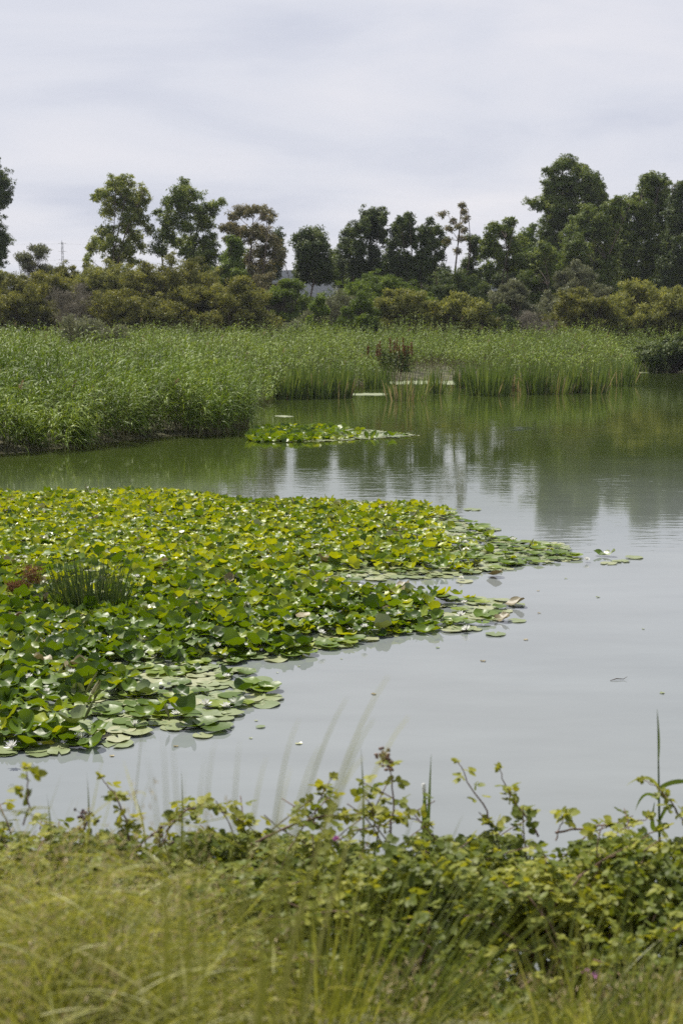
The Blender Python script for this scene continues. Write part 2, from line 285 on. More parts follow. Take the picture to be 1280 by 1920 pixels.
# ------------------------------------------------------------------ reed beds (uncountable)
def reed_bed(name, label, pts, hts, dist, leaves, seg, lw, thick, plumes):
    N = len(pts); g = Geo()
    z0 = np.maximum(ground_z(pts), -.1); base = np.column_stack([pts, z0])
    lean = R.normal(0, .11, (N, 2)) + np.array([.06, -.03])
    sp_ = 1.25 if thick < .019 else 2.6                     # stems crowd into tussocks that splay outward
    gi = np.floor(pts / sp_); bd = np.full(N, 9e9); bv = np.zeros((N, 2)); hs = np.ones(N)
    for ox in (-1, 0, 1):
        for oy in (-1, 0, 1):
            ci = gi + [ox, oy]; h1 = np.modf(np.abs(np.sin(ci @ [12.9898, 78.233]) * 43758.5))[0]; h2 = np.modf(np.abs(np.sin(ci @ [39.346, 11.135]) * 24634.6))[0]
            cc_ = (ci + .5 + .7 * (np.column_stack([h1, h2]) - .5)) * sp_; dv = pts - cc_; dd_ = np.linalg.norm(dv, axis=1); m1 = dd_ < bd
            bd[m1] = dd_[m1]; bv[m1] = dv[m1]; hs[m1] = .86 + .3 * h1[m1]
    rel = bd / sp_; hts = hts * hs * np.clip(1.1 - .95 * rel ** 2, .58, 1.15); lean = lean + bv / sp_ * .42
    top = base + np.column_stack([lean * hts[:, None], hts])
    pv = n2(pts[:, 0] * .35, pts[:, 1] * .22) * .55 + R.random(N) * .3
    sd = nrm(np.column_stack([R.normal(size=N), R.normal(size=N) * .4, np.zeros(N)]))
    ribbons(g, base, top - base, np.linalg.norm(top - base, axis=1), thick, 1, 0, np.clip(pv, 0, 1), sd, ([0, 1], [1, .5]), mi=1)
    for k in range(leaves):
        t = 1 - (k + R.random(N)) / leaves * np.where(dist < 3.0, .84, .55)
        P0 = base + (top - base) * t[:, None]
        az = R.random(N) * 2 * math.pi; el = R.uniform(.35, 1.25, N)
        D = np.column_stack([np.cos(az) * np.cos(el) * .75 + .42, np.sin(az) * np.cos(el) * .75 - .15, np.sin(el) * 1.1])
        Lf = R.uniform(.45, .95, N) * (.66 if thick > .019 else 1) * np.where(t > .9, .75, 1)
        s2 = nrm(np.cross(nrm(D), np.array([0, 0, 1.0]) + R.normal(0, .35, (N, 3))))
        ribbons(g, P0, D, Lf, lw * R.uniform(.7, 1.2, N), seg, R.uniform(.35, 1.0, N), np.clip(pv + R.normal(0, .16, N) + .15 * (t - .5), 0, 1), s2)
    k = np.where(R.random(N) < plumes)[0]
    for j in k:
        P0 = top[j]; n = 26; q = R.random(n)
        PP = P0 + np.column_stack([R.normal(0, .025, n) + .08 * q, R.normal(0, .025, n), q * .3])
        diamonds(g, PP, np.column_stack([R.normal(.5, .5, n), R.normal(0, .5, n), R.uniform(.2, 1, n)]), .11, .03, R.random(n), mi=2)
    return tag(g.build(name, [M['reed'], M['reedstem'], M['plume']]), label, 'reeds', None, 'stuff')
def scatter(x0, x1, y0, y1, dens):
    n = int((x1 - x0) * (y1 - y0) * dens); return np.column_stack([R.uniform(x0, x1, n), R.uniform(y0, y1, n)])
def inview(P, marg=4.0): return np.abs(P[:, 0]) < P[:, 1] * .245 + marg
def bite(P):                                            # scalloped, uneven front edge
    return 1.9 * np.clip(n2(P[:, 0] * .8 + 3, P[:, 1] * .25) - .25, 0, 1)
a = scatter(-22, 4, 40, 62, 24); a = a[inpoly(a, REEDS) & inview(a, 3)]; d = dpoly(a, EDGE, False)
k = (d > bite(a)) & ((d < 3.2) | (R.random(len(a)) < .42)); a, d = a[k], d[k]
h = (2.05 + .028 * (a[:, 1] - 44) + 1.35 * (n1(a[:, 0] * .75, a[:, 1] * .5) - .5)) * R.uniform(.74, 1.12, len(a)) * np.clip(.72 + d * .14, 0, 1)
reed_bed('reed_bed', 'dense bright green reed bed bulging over the water on the near bank, pinkish plumes in it', a, h, d, 14, 4, .036, .018, .006)
a = np.concatenate([scatter(-36, 36, 62, 100, 9), scatter(-42, 48, 100, 139, 5.5)]); a = a[inpoly(a, REEDS) & inview(a, 3)]; d = dpoly(a, EDGE, False)
k = d > bite(a) * .9; a, d = a[k], d[k]
h = np.interp(a[:, 1], [60, 80, 100, 125, 139], [2.35, 2.5, 2.75, 3.0, 3.1]) * (1 + .55 * (n1(a[:, 0] * .45, a[:, 1] * .3) - .5)) * R.uniform(.78, 1.1, len(a)) * np.clip(.7 + d * .1, 0, 1)
reed_bed('reed_bed', 'paler wide reed bed spreading across the far bank below the scrub', a, h, d, 9, 2, .055, .02, .003)
# ------------------------------------------------------------------ cattail clumps at the water's edge
def clump(px, by, hw, ht, n, label, pale=.12, lean=.0, grp='reed clumps standing in the water along the far bed'):
    c = on_z(px, by); s = ppm(c[1]); rr = hw / s * .66
    t = thing('reed_clump', label, 'reed clump', c, grp)
    g = Geo()
    for gg, m_, lo, hi, dead in ((g, int(n * (1 - pale) * 1.2), .45, 1.0, 0), (g, max(4, int(n * pale)), .3, .8, 1)):
        ang = R.random(m_) * 2 * math.pi; q = np.sqrt(R.random(m_)) * rr
        B = np.column_stack([np.cos(ang) * q, np.sin(ang) * q, np.full(m_, -.12)])
        D = np.column_stack([B[:, :2] / rr * R.uniform(.05, .3, m_)[:, None] * (1.8 if dead else 1) + R.normal(0, .05, (m_, 2)) + np.array([lean + .03, 0]), np.ones(m_)])
        ribbons(gg, B, D, ht * R.uniform(lo, hi, m_), R.uniform(.04, .07, m_), 4, R.uniform(0, .12, m_) * (2.5 if dead else 1), R.random(m_) * (.7 if not dead else 1),
                nrm(np.column_stack([R.normal(size=m_), R.normal(size=m_) * .5, np.zeros(m_)])), mi=dead)
    g.build('blades', [M['cattail'], M['straw']], t)
CL = [(540, 748, 40, 2.2, 190, 'dark reed clump at the channel mouth, touching the big reed bank', .05), (588, 747, 46, 2.4, 210, 'tall green reed clump standing second beside the big reed bank', .07),
      (632, 745, 46, 2.4, 210, 'green reed clump with straw stalks left of the pale algae strip', .14), (705, 729, 34, 2.0, 130, 'small reed clump growing right behind the pale algae strip', .06),
      (760, 751, 58, 2.1, 110, 'sparse straw-streaked reed clump set out in open water below the dock plant', .3), (815, 737, 26, 2.0, 75, 'slim reed clump alone in front of the long algae mat', .08),
      (868, 727, 30, 2.0, 90, 'reed clump closing the right end of the long algae mat', .12),
      (915, 741, 62, 2.5, 260, 'widest dark reed clump, first one right of the algae inlet', .05), (967, 733, 44, 1.9, 130, 'pale straw reed clump between two dark green clumps', .5),
      (1003, 739, 38, 2.4, 170, 'dark reed clump right of the pale straw clump', .06), (1040, 738, 46, 2.2, 150, 'loose reed clump with broken yellow stalks at its foot', .22),
      (1075, 736, 34, 2.3, 150, 'upright narrow reed clump left of the twin-footed one', .08), (1110, 737, 36, 2.3, 150, 'upright reed clump with a rusty foot, second from the shore corner', .14),
      (1160, 723, 44, 2.3, 170, 'reed clump at the corner where the bed turns to the shaded bank', .1), (1222, 698, 40, 1.25, 120, 'low pale reed clump at the foot of the dark bankside bush', .25)]
for c in CL: clump(*c)
# ------------------------------------------------------------------ trees and scrub
def foliage(g, lobes, sub, per, spread, L, Wd, up, v0=0.0, vs=1.0, tone=None):
    """lobes: (centre, rx, ry, rz); sub-clumps per square metre of lobe face; leaves per sub-clump"""
    PP, DD, VV, SS = [], [], [], []
    for c, rx, ry, rz in lobes:
        n = max(5, int(rx * rz * math.pi * sub)); u = nrm(R.normal(size=(n, 3))); q = R.random(n) ** .5 * np.where(R.random(n) < .2, R.uniform(1.1, 1.5, n), R.uniform(.8, 1.1, n))
        S = c + u * q[:, None] * np.array([rx, ry, rz])
        sv_ = R.random(n)
        k = np.repeat(np.arange(n), per); m_ = len(k)
        u2 = nrm(R.normal(size=(m_, 3))); off = u2 * (R.random(m_) ** .36)[:, None] * np.array([1, 1, .7]) * spread * (.6 + .8 * R.random(n))[k][:, None]
        PP.append(S[k] + off); Nn = nrm(u2 * .9 + u[k] * .35 + np.array([0, 0, .4]) + R.normal(0, .5, (m_, 3)))
        D = nrm(np.cross(Nn, R.normal(size=(m_, 3)))) + np.array([0, 0, up]); DD.append(D); SS.append(nrm(np.cross(Nn, D)))
        VV.append(v0 + vs * np.clip(.55 * sv_[k] + .45 * R.random(m_), 0, 1))
    P, D, v = np.concatenate(PP), np.concatenate(DD), np.concatenate(VV)
    diamonds(g, P, D, L * R.uniform(.7, 1.3, len(P)), Wd * R.uniform(.7, 1.3, len(P)), v, np.concatenate(SS))
def limb(g, a, b, r0, r1, sag=.0, k=7, sides=6):
    t = np.linspace(0, 1, k)[:, None]; a, b = np.asarray(a), np.asarray(b); d = np.linalg.norm(b - a)
    w = R.normal(0, .045 * d, 3) * np.sin(np.pi * t) + R.normal(0, .02 * d, 3) * np.sin(2.3 * np.pi * t); p_ = a + (b - a) * t + w + np.array([0, 0, sag * d]) * np.sin(np.pi * t)
    tube(g, p_, np.linspace(r0, r1, k), sides)
    return p_
def tree(name, label, bx, Y, lobes, mat, leafp=(10.5, 36, .44, .36, .12, -.45), stems=None, r=.22, grp='tall trees behind the far bank', cat='tree', twigs=0, dens=1.0, fill=1.2):
    Y = Y * 1.3 if Y > 125 else Y; s = ppm(Y); base = at_y(bx, 612, Y); base[2] = gz(base[0], Y) - .05
    t = thing(name, label, cat, base, grp)
    lw = []
    for (px, py, rx, ry) in lobes:
        rxm, rzm = rx / s, ry / s; rym = .5 * (rxm + rzm) * 1.1
        y_ = Y + R.normal(0, 1.5) ; c = at_y(px, py, y_); lw.append((c - base, rxm * 1.22, rym * 1.15, rzm * 1.22))
    base_n = len(lw)
    for q in range(int(base_n * fill)):                     # leaf masses between neighbouring lobes knit the crown together
        a_ = R.integers(base_n); dd = [np.linalg.norm((lw[a_][0] - z[0])[[0, 2]]) + (9e9 if j == a_ else 0) for j, z in enumerate(lw[:base_n])]; b_ = int(np.argsort(dd)[R.integers(min(3, base_n - 1))])
        lw.append(((lw[a_][0] + lw[b_][0]) / 2 + R.normal(0, .3, 3), *(.62 * np.array(lw[a_][1:]))))
    gt = Geo(); top = max(lw, key=lambda q: q[0][2])[0]; H = top[2]
    stems = stems or [(0, 0.0)]
    sp = []
    for (dx, _) in stems:
        e = top + np.array([dx / s, R.normal(0, .4), -abs(dx) / s * .6]); b0 = np.array([dx / s * .12, R.normal(0, .2), 0])
        sp.append(limb(gt, b0, e, r * R.uniform(.8, 1.1), r * .12, 0, 12, 8))
    allp = np.concatenate(sp)
    for c, rx, ry, rz in lw:
        cand = allp[(allp[:, 2] < c[2] - .25 * abs(rz)) & (allp[:, 2] > .12 * H)]
        if len(cand) == 0: cand = allp[:3]
        d = np.linalg.norm(cand - c, axis=1) + np.abs((c[2] - cand[:, 2]) - .7 * np.linalg.norm((cand - c)[:, :2], axis=1)) * .5
        a = cand[np.argmin(d)]; rr = r * .34 * (1 - .6 * a[2] / H) + .012
        lp = limb(gt, a, c + np.array([0, 0, .2 * rz]), rr, .018, .05, 6, 5)
        for _ in range(3 + twigs):
            u = nrm(R.normal(size=3)) * np.array([rx, ry, rz]) * .9; q = lp[R.integers(3, 6)]
            limb(gt, q, c + u, .02 + rr * .25, .008, .05, 4, 4)
    gt.build('trunk', M['bark'], t)
    gl = Geo(); sub, per, spd, L_, W_, up = leafp
    foliage(gl, lw, sub * dens, per, spd, L_, W_, up)
    gl.build('crown', M[mat], t)
    return t
TR = [
 ('broadleaf_tree', 'dark green tree cut by the photo edge, hanging in above the scrub opposite the mast', -60, 150, [(-15, 330, 22, 24), (4, 350, 18, 22), (-20, 380, 26, 22), (10, 372, 10, 10), (-12, 440, 22, 20), (2, 455, 14, 16), (-4, 478, 16, 18), (12, 446, 8, 7), (-45, 350, 36, 40), (-50, 410, 40, 50), (-50, 480, 40, 50)], 'eucdark', {}),
 ('eucalyptus_tree', 'airy tree with round top and forked trunk, standing clear just right of the thin mast', 222, 140, [(216, 345, 16, 17), (234, 338, 14, 11), (197, 368, 15, 17), (182, 366, 10, 9), (240, 362, 14, 15), (266, 360, 10, 14), (272, 374, 9, 10), (222, 378, 14, 15), (202, 396, 14, 13), (252, 385, 15, 14), (244, 405, 16, 14), (238, 428, 16, 13), (268, 412, 12, 13), (280, 430, 8, 9), (196, 436, 15, 13), (178, 462, 16, 12), (206, 455, 16, 15), (236, 464, 15, 15), (166, 484, 8, 8), (266, 460, 8, 8), (222, 486, 20, 10), (256, 446, 14, 12), (246, 488, 14, 8)], 'eucpale', dict(stems=[(-22, 0), (14, 0), (34, 0)], dens=.72, fill=.3)),
 ('eucalyptus_tree', 'broad tree with a pointed top, between the round-topped tree and the brown one', 330, 138, [(347, 347, 8, 12), (337, 362, 15, 11), (363, 366, 15, 12), (320, 378, 12, 13), (345, 385, 17, 15), (374, 392, 14, 15), (398, 386, 12, 12), (412, 378, 7, 7), (298, 398, 8, 7), (318, 408, 17, 14), (350, 420, 16, 16), (383, 416, 16, 16), (312, 440, 15, 13), (292, 466, 14, 10), (330, 450, 14, 12), (360, 452, 15, 18), (388, 452, 18, 17), (368, 482, 20, 14), (306, 470, 8, 8), (395, 480, 20, 15), (345, 470, 12, 12)], 'euc', dict(stems=[(-30, 0), (10, 0), (30, 0)], dens=.85, fill=.4)),
 ('eucalyptus_tree', 'pinkish brown half-dry tree with a flat umbrella top', 452, 134, [(455, 394, 17, 8), (478, 392, 17, 8), (498, 398, 13, 9), (508, 410, 6, 7), (440, 404, 11, 9), (424, 424, 16, 9), (446, 436, 16, 12), (468, 436, 18, 14), (494, 438, 16, 13), (512, 448, 10, 12), (516, 470, 13, 13), (524, 484, 8, 8), (490, 470, 16, 14), (465, 486, 16, 15), (498, 498, 18, 13), (468, 515, 20, 16), (494, 522, 18, 12), (440, 455, 12, 10)], 'brown', dict(stems=[(0, 0), (20, 0)], dens=.8, fill=.5)),
 ('young_tree', 'small olive green cone-shaped tree in front of the brown tree', 440, 126, [(437, 448, 8, 10), (440, 464, 13, 12), (436, 482, 17, 13), (446, 500, 15, 13), (428, 503, 17, 12), (440, 522, 22, 14)], 'fresh', dict(leafp=(4, 90, .6, .36, .15, .3), r=.1)),
 ('eucalyptus_tree', 'narrow dark green tree showing just behind the right side of the brown tree', 522, 150, [(523, 438, 7, 9), (522, 455, 7, 13), (518, 492, 9, 14), (512, 512, 12, 14)], 'eucdark', dict(r=.12)),
 ('eucalyptus_tree', 'compact round-headed dark tree standing alone right of the blue hill gap', 583, 140, [(578, 440, 14, 10), (594, 441, 14, 11), (568, 456, 12, 14), (602, 458, 12, 15), (583, 466, 20, 17), (575, 490, 16, 16), (599, 492, 16, 17), (567, 514, 12, 12), (588, 514, 20, 15), (612, 515, 14, 12)], 'eucdark', dict(leafp=(3.4, 110, .8, .42, .16, -.3))),
 ('young_tree', 'slight pale sapling squeezed between the round-headed tree and the dark row', 628, 152, [(627, 478, 8, 11), (624, 495, 10, 12), (632, 510, 12, 12)], 'euc', dict(r=.1)),
 ('eucalyptus_tree', 'dark tall tree with a slanting left shoulder, tallest of the middle row', 682, 146, [(708, 398, 13, 8), (690, 404, 13, 11), (716, 412, 9, 13), (675, 424, 14, 12), (655, 438, 13, 14), (694, 432, 16, 16), (714, 442, 12, 15), (649, 466, 14, 17), (674, 464, 16, 18), (700, 474, 14, 17), (640, 492, 12, 15), (662, 500, 16, 14), (690, 505, 16, 14), (712, 500, 12, 16)], 'eucdark', dict(stems=[(-40, 0), (0, 0), (-18, 0)])),
 ('eucalyptus_tree', 'dark two-topped tree just right of the tallest of the middle row', 745, 143, [(766, 408, 7, 9), (750, 414, 10, 9), (770, 425, 9, 13), (742, 432, 12, 13), (757, 448, 13, 11), (735, 458, 11, 13), (772, 448, 8, 10), (742, 484, 13, 13), (726, 500, 12, 16), (760, 478, 10, 12), (755, 506, 14, 14)], 'eucdark', dict(stems=[(-16, 0), (4, 0)])),
 ('eucalyptus_tree', 'open dark tree with a bare lower trunk beside the near-leafless one', 812, 141, [(807, 413, 6, 6), (795, 428, 9, 9), (816, 434, 13, 12), (788, 450, 9, 9), (810, 456, 14, 12), (832, 456, 8, 11), (824, 478, 10, 10), (794, 476, 12, 12), (780, 494, 14, 13), (808, 490, 12, 10), (782, 516, 15, 12)], 'eucdark', dict(stems=[(0, 0), (-16, 0)])),
 ('dying_tree', 'tall near-leafless tree with thin bare branches and a few brown leaves', 847, 139, [(829, 400, 7, 5), (848, 412, 8, 5), (868, 396, 5, 4), (866, 384, 3, 3), (842, 428, 6, 5), (858, 424, 6, 5), (864, 448, 4, 6), (838, 450, 6, 6), (856, 470, 5, 6), (872, 408, 4, 4), (870, 430, 4, 4)], 'brown', dict(stems=[(0, 0), (16, 0)], twigs=4, dens=.3, fill=0, r=.2)),
 ('eucalyptus_tree', 'short dark tree with one leafy arm, right of the near-leafless tree', 878, 144, [(880, 446, 9, 5), (892, 450, 7, 8), (884, 466, 7, 7), (896, 468, 6, 8), (880, 492, 11, 12), (868, 518, 15, 14), (890, 515, 12, 16), (872, 540, 14, 12)], 'eucdark', dict(stems=[(0, 0), (10, 0)], r=.15)),
 ('eucalyptus_tree', 'olive tree with twin slender trunks bare to the scrub', 938, 137, [(922, 428, 10, 10), (955, 418, 11, 10), (946, 438, 15, 13), (920, 450, 12, 13), (908, 474, 10, 12), (934, 474, 15, 14), (960, 462, 13, 14), (948, 496, 15, 13), (914, 502, 10, 11), (974, 452, 8, 12), (970, 490, 12, 13)], 'euc', dict(stems=[(-10, 0), (8, 0)], r=.16)),
 ('young_tree', 'small bright green tree top peeping between the twin-trunk tree and the giant', 992, 154, [(990, 436, 8, 8), (998, 426, 6, 8), (985, 455, 10, 12), (1000, 470, 12, 12)], 'fresh', dict(r=.12)),
 ('eucalyptus_tree', 'mid-size olive tree with drooping dark skirts in front of the giant', 1010, 135, [(1020, 463, 13, 10), (1008, 480, 16, 13), (1034, 478, 11, 11), (1000, 503, 14, 13), (1026, 506, 16, 13), (1010, 530, 16, 15), (1030, 540, 12, 14), (985, 525, 14, 14), (1004, 562, 16, 16), (975, 545, 10, 14)], 'euc', dict(r=.18)),
 ('eucalyptus_tree', 'shadowy tree filling the gap between the mid-size olive tree and the giant', 985, 170, [(970, 470, 16, 14), (990, 480, 18, 16), (975, 500, 18, 16), (1000, 505, 20, 16), (985, 525, 20, 16), (960, 520, 16, 16), (1015, 525, 18, 16), (930, 515, 18, 14), (945, 535, 20, 14)], 'eucdark', dict(r=.2)),
 ('eucalyptus_tree', 'shadowy tree behind, closing the gap left of the knobbly-crested tree', 1158, 172, [(1156, 392, 14, 11), (1166, 410, 15, 14), (1150, 430, 16, 15), (1168, 445, 16, 16), (1155, 470, 18, 16), (1160, 498, 20, 16), (1150, 525, 22, 16), (1130, 535, 20, 14), (1180, 530, 20, 16), (1255, 430, 14, 20), (1258, 480, 14, 20)], 'euc', dict(r=.25)),
 ('eucalyptus_tree', 'low dark tree backing the middle row between its tallest and the near-leafless tree', 790, 172, [(730, 490, 16, 16), (755, 495, 16, 16), (780, 500, 16, 16), (805, 505, 16, 16), (830, 512, 14, 14), (715, 510, 16, 14), (770, 520, 18, 14), (800, 528, 18, 14), (640, 510, 16, 14), (665, 515, 16, 14), (690, 518, 16, 14)], 'eucdark', dict(r=.2)),
 ('eucalyptus_tree', 'giant tree, tallest of all, with a leafy arm reaching left', 1065, 165, [(1065, 302, 15, 10), (1048, 312, 13, 9), (1085, 318, 16, 11), (1030, 322, 11, 9), (1040, 342, 19, 14), (1070, 342, 20, 16), (1104, 332, 15, 12), (1100, 358, 22, 18), (1120, 352, 14, 16), (1126, 374, 12, 12), (1030, 366, 15, 13), (1060, 370, 19, 15), (1086, 386, 19, 14), (998, 380, 11, 8), (1012, 388, 11, 8), (1044, 392, 19, 15), (1034, 418, 19, 15), (1060, 418, 20, 17), (1085, 408, 18, 14), (1020, 442, 17, 14), (1040, 452, 18, 16), (1115, 398, 18, 14), (1024, 468, 18, 14), (1055, 480, 24, 22), (1040, 515, 24, 22)], 'euc', dict(stems=[(-12, 0), (22, 0), (40, 0)], r=.4, fill=1.6)),
 ('eucalyptus_tree', 'wide billowing bright tree in front of the foot of the giant', 1105, 150, [(1100, 392, 15, 10), (1084, 416, 18, 12), (1122, 406, 16, 14), (1070, 436, 16, 13), (1100, 436, 18, 15), (1132, 436, 18, 17), (1080, 464, 20, 16), (1112, 470, 20, 17), (1140, 466, 18, 17), (1064, 486, 14, 13), (1090, 496, 22, 15), (1130, 502, 22, 17), (1150, 390, 13, 11), (1158, 376, 12, 8), (1152, 416, 16, 16), (1110, 525, 26, 16)], 'euc', dict(stems=[(-20, 0), (20, 0)], r=.3, fill=1.6)),
 ('eucalyptus_tree', 'tall tree with a knobbly crest, second from the photo edge on the right', 1205, 155, [(1225, 332, 14, 9), (1243, 340, 10, 10), (1206, 342, 10, 8), (1212, 360, 15, 13), (1238, 364, 14, 15), (1190, 372, 14, 10), (1178, 392, 16, 15), (1206, 392, 17, 17), (1236, 394, 16, 17), (1174, 426, 18, 18), (1205, 428, 20, 19), (1236, 430, 20, 19), (1180, 466, 20, 20), (1214, 470, 22, 20), (1172, 505, 20, 20), (1206, 510, 24, 18), (1246, 470, 16, 20), (1190, 535, 24, 16)], 'euc', dict(stems=[(-20, 0), (10, 0)], r=.32, fill=1.6)),
 ('eucalyptus_tree', 'dark tall tree cut by the right photo edge', 1290, 148, [(1278, 348, 12, 10), (1268, 372, 14, 14), (1296, 368, 18, 20), (1264, 406, 15, 17), (1290, 416, 22, 24), (1260, 446, 16, 20), (1290, 466, 26, 26), (1254, 498, 20, 20), (1282, 512, 24, 20), (1320, 400, 22, 40), (1325, 480, 26, 40), (1245, 530, 20, 16)], 'eucdark', dict(stems=[(-14, 0), (20, 0)], r=.3, fill=1.4)),
]
for nm, lb, bx, Y, lobes, mt, kw in TR: tree(nm, lb, bx, Y, lobes, mt, **kw)
def shrub(name, label, px, top, hw, Y, mat, by=632, n=11, leafp=(6, 56, .45, .3, .085, .6), cat='shrub', grp='scrub bushes behind the far reeds', bark='bark', flat=.62, twig=10):
    Y = Y * 1.2 if by == 632 and Y > 105 else Y; s = ppm(Y); base = at_y(px, by, Y); base[2] = max(gz(base[0], Y) - .05, 0)
    t = thing(name, label, cat, base, grp); ht = at_y(px, top - 4, Y)[2] - base[2]; w = hw / s * 1.24
    gl, gt = Geo(), Geo(); lobes = []
    for k in range(n + 4):
        a = (k + R.random()) / n * 2 * math.pi; q = math.sqrt(R.random()) * .9 if k else .1
        x, y = math.cos(a) * q, math.sin(a) * q; hh_ = (1 - q ** 3) ** .5
        r_ = w * R.uniform(.2, .34); rz = min(r_ * R.uniform(.75, 1.0), ht * .3)
        tp_ = ht * max(.3, hh_) * (R.uniform(.84, 1.02) if k else 1.0)
        lobes.append((np.array([x * w, y * w * .9, max(rz * .8, tp_ - rz)]), r_, r_, rz))
        for _ in range(2):                                  # smaller sprays that break the outline
            f_ = nrm(R.normal(size=3)); f_[2] = abs(f_[2]); r3 = r_ * R.uniform(.25, .42)
            lobes.append((lobes[-1 - _][0] + f_ * np.array([r_, r_, rz]) * 1.02, r3, r3, r3))
        lobes.append((np.array([R.uniform(-1, 1) * w * 1.05, y * w, ht * R.uniform(.1, .55)]), r_ * 1.05, r_, rz))
    lobes.append((np.array([0, 0, ht * .42]), w * .6, w * .5, ht * .42))
    for c, rx, ry, rz in lobes:
        limb(gt, (R.normal(0, .12), R.normal(0, .12), 0), c, .05 + w * .008, .012, .08, 6, 5)
        for _ in range(twig // 4): limb(gt, c * .7, c + nrm(R.normal(size=3)) * np.array([rx, ry, rz]), .016, .006, .05, 4, 4)
    gt.build('branches', M[bark], t)
    foliage(gl, lobes, *leafp); gl.build('foliage', M[mat], t)
    return t
SPK = (5, 46, .6, .38, .085, .8)
SH = [
 ('shrub', 'dusky scrub bush filling the left end of the far bank under the edge tree', 30, 522, 66, 128, 'olive', {}),
 ('shrub', 'grey-green feathery bush poking up left of the thin mast', 70, 464, 34, 150, 'greygreen', dict(leafp=SPK)),
 ('shrub', 'olive bush below the mast, right of the feathery grey-green one', 118, 498, 40, 142, 'olive', {}),
 ('shrub', 'bare greyish pink twiggy bush between two olive bushes on the left', 148, 535, 52, 122, 'twig', dict(leafp=(5, 26, .5, .34, .035, .8), bark='twig', twig=24)),
 ('shrub', 'olive green bush directly under the airy round-topped tree', 205, 494, 66, 138, 'olivey', {}),
 ('shrub', 'largest dark brownish bush with its leaning stems showing', 320, 488, 104, 126, 'olive', dict(n=16, twig=16)),
 ('shrub', 'brown-olive bush right of the largest dark bush, below the umbrella-topped tree', 448, 528, 58, 122, 'olive', {}),
 ('shrub', 'low rounded dark bush rising out of the reeds on the left', 172, 600, 62, 98, 'greygreen', dict(by=650, leafp=(8, 30, .35, .3, .05, .6), n=9)),
 ('shrub', 'brown dry bush tucked under the umbrella-topped tree', 500, 520, 34, 136, 'brown', {}),
 ('shrub', 'bright fresh green bush right below the blue hill gap', 535, 528, 40, 130, 'fresh', {}),
 ('shrub', 'low pale dry bush at the reed edge, below the fresh green bush', 575, 592, 30, 122, 'greygreen', dict(leafp=SPK, twig=16)),
 ('shrub', 'wide smooth dome of bright green scrub under the dark middle trees', 690, 514, 112, 134, 'fresh', dict(n=22, leafp=(6, 60, .42, .28, .09, .7))),
 ('shrub', 'grey half-dead bush with bare twigs before the green dome', 628, 548, 40, 121, 'greygreen', dict(bark='twig', twig=24, leafp=(4, 24, .4, .24, .05, .6))),
 ('shrub', 'small yellow-green ivy bush against the grey half-dead bush', 597, 566, 15, 116, 'fresh', dict(n=6)),
 ('shrub', 'mid green bush right of the grey half-dead bush', 672, 558, 36, 119, 'fresh', {}),
 ('shrub', 'olive bush under the right slope of the green dome', 757, 546, 60, 121, 'olivey', dict(n=13)),
 ('shrub', 'rounded olive bush below the near-leafless tree', 850, 556, 46, 120, 'olivey', {}),
 ('shrub', 'lighter low olive bush left of the twin trunks', 898, 566, 36, 119, 'olivey', {}),
 ('shrub', 'shady bush behind, between the dark short tree and the olive bushes', 862, 512, 62, 134, 'eucdark', {}),
 ('shrub', 'pale brownish bush around the feet of the twin-trunk tree', 962, 532, 42, 130, 'greygreen', {}),
 ('shrub', 'dark low bush at the very foot of the twin trunks', 938, 582, 24, 119, 'eucdark', dict(n=7)),
 ('shrub', 'bare grey brush heap between the twin trunks and the dark olive bush', 1002, 588, 34, 120, 'twig', dict(bark='twig', twig=24, n=8, leafp=(3, 20, .5, .3, .03, .5))),
 ('shrub', 'grey-green bush below the giant tree, behind the dark olive bush', 1080, 502, 56, 140, 'greygreen', {}),
 ('shrub', 'dark olive rounded bush left of the long yellowish scrub', 1085, 546, 56, 123, 'olive', dict(n=13)),
 ('shrub', 'long yellowish scrub bush under the knobbly-crested tree', 1185, 530, 76, 126, 'olivey', dict(n=16)),
 ('shrub', 'pale olive bush cut by the right photo edge', 1282, 545, 62, 123, 'olivey', dict(n=13)),
 ('shrub', 'dark leafy bush overhanging the water at the shaded right corner', 1262, 634, 52, 123, 'eucdark', dict(by=696, n=12, leafp=(9, 30, .4, .26, .1, .2))),
 ('shrub', 'olive scrub bush left of the bare twiggy bush, in front of the feathery one', 84, 512, 56, 134, 'olive', {}),
 ('shrub', 'greenish scrub bush rising behind the bare twiggy bush', 165, 502, 56, 146, 'olivey', {}),
 ('shrub', 'small olive bush on the far left shoulder of the scrub belt', -20, 505, 60, 140, 'olivey', {}),
 ('shrub', 'olive-green bush knitting together the largest bush and the umbrella-topped tree', 400, 508, 56, 136, 'olivey', {}),
 ('shrub', 'dark undergrowth below the broad pointed tree, behind the largest dark bush', 380, 496, 60, 160, 'euc', {}),
 ('shrub', 'dark undergrowth at the foot of the tallest middle tree', 680, 500, 60, 165, 'eucdark', {}),
 ('shrub', 'dark undergrowth at the foot of the two-topped tree', 775, 506, 66, 160, 'eucdark', {}),
 ('shrub', 'dark undergrowth between the short dark tree and the twin-trunk tree', 900, 508, 56, 150, 'eucdark', {}),
 ('shrub', 'shadowy undergrowth below the giant tree', 1050, 500, 70, 185, 'eucdark', {}),
 ('shrub', 'shadowy undergrowth below the knobbly-crested tree', 1200, 505, 80, 180, 'eucdark', {}),
 ('shrub', 'green undergrowth under the airy round-topped tree, far behind', 250, 500, 60, 165, 'euc', {}),
]
for nm, lb, px, top, hw, Y, mt, kw in SH: shrub(nm, lb, px, top, hw, Y, mt, **kw)
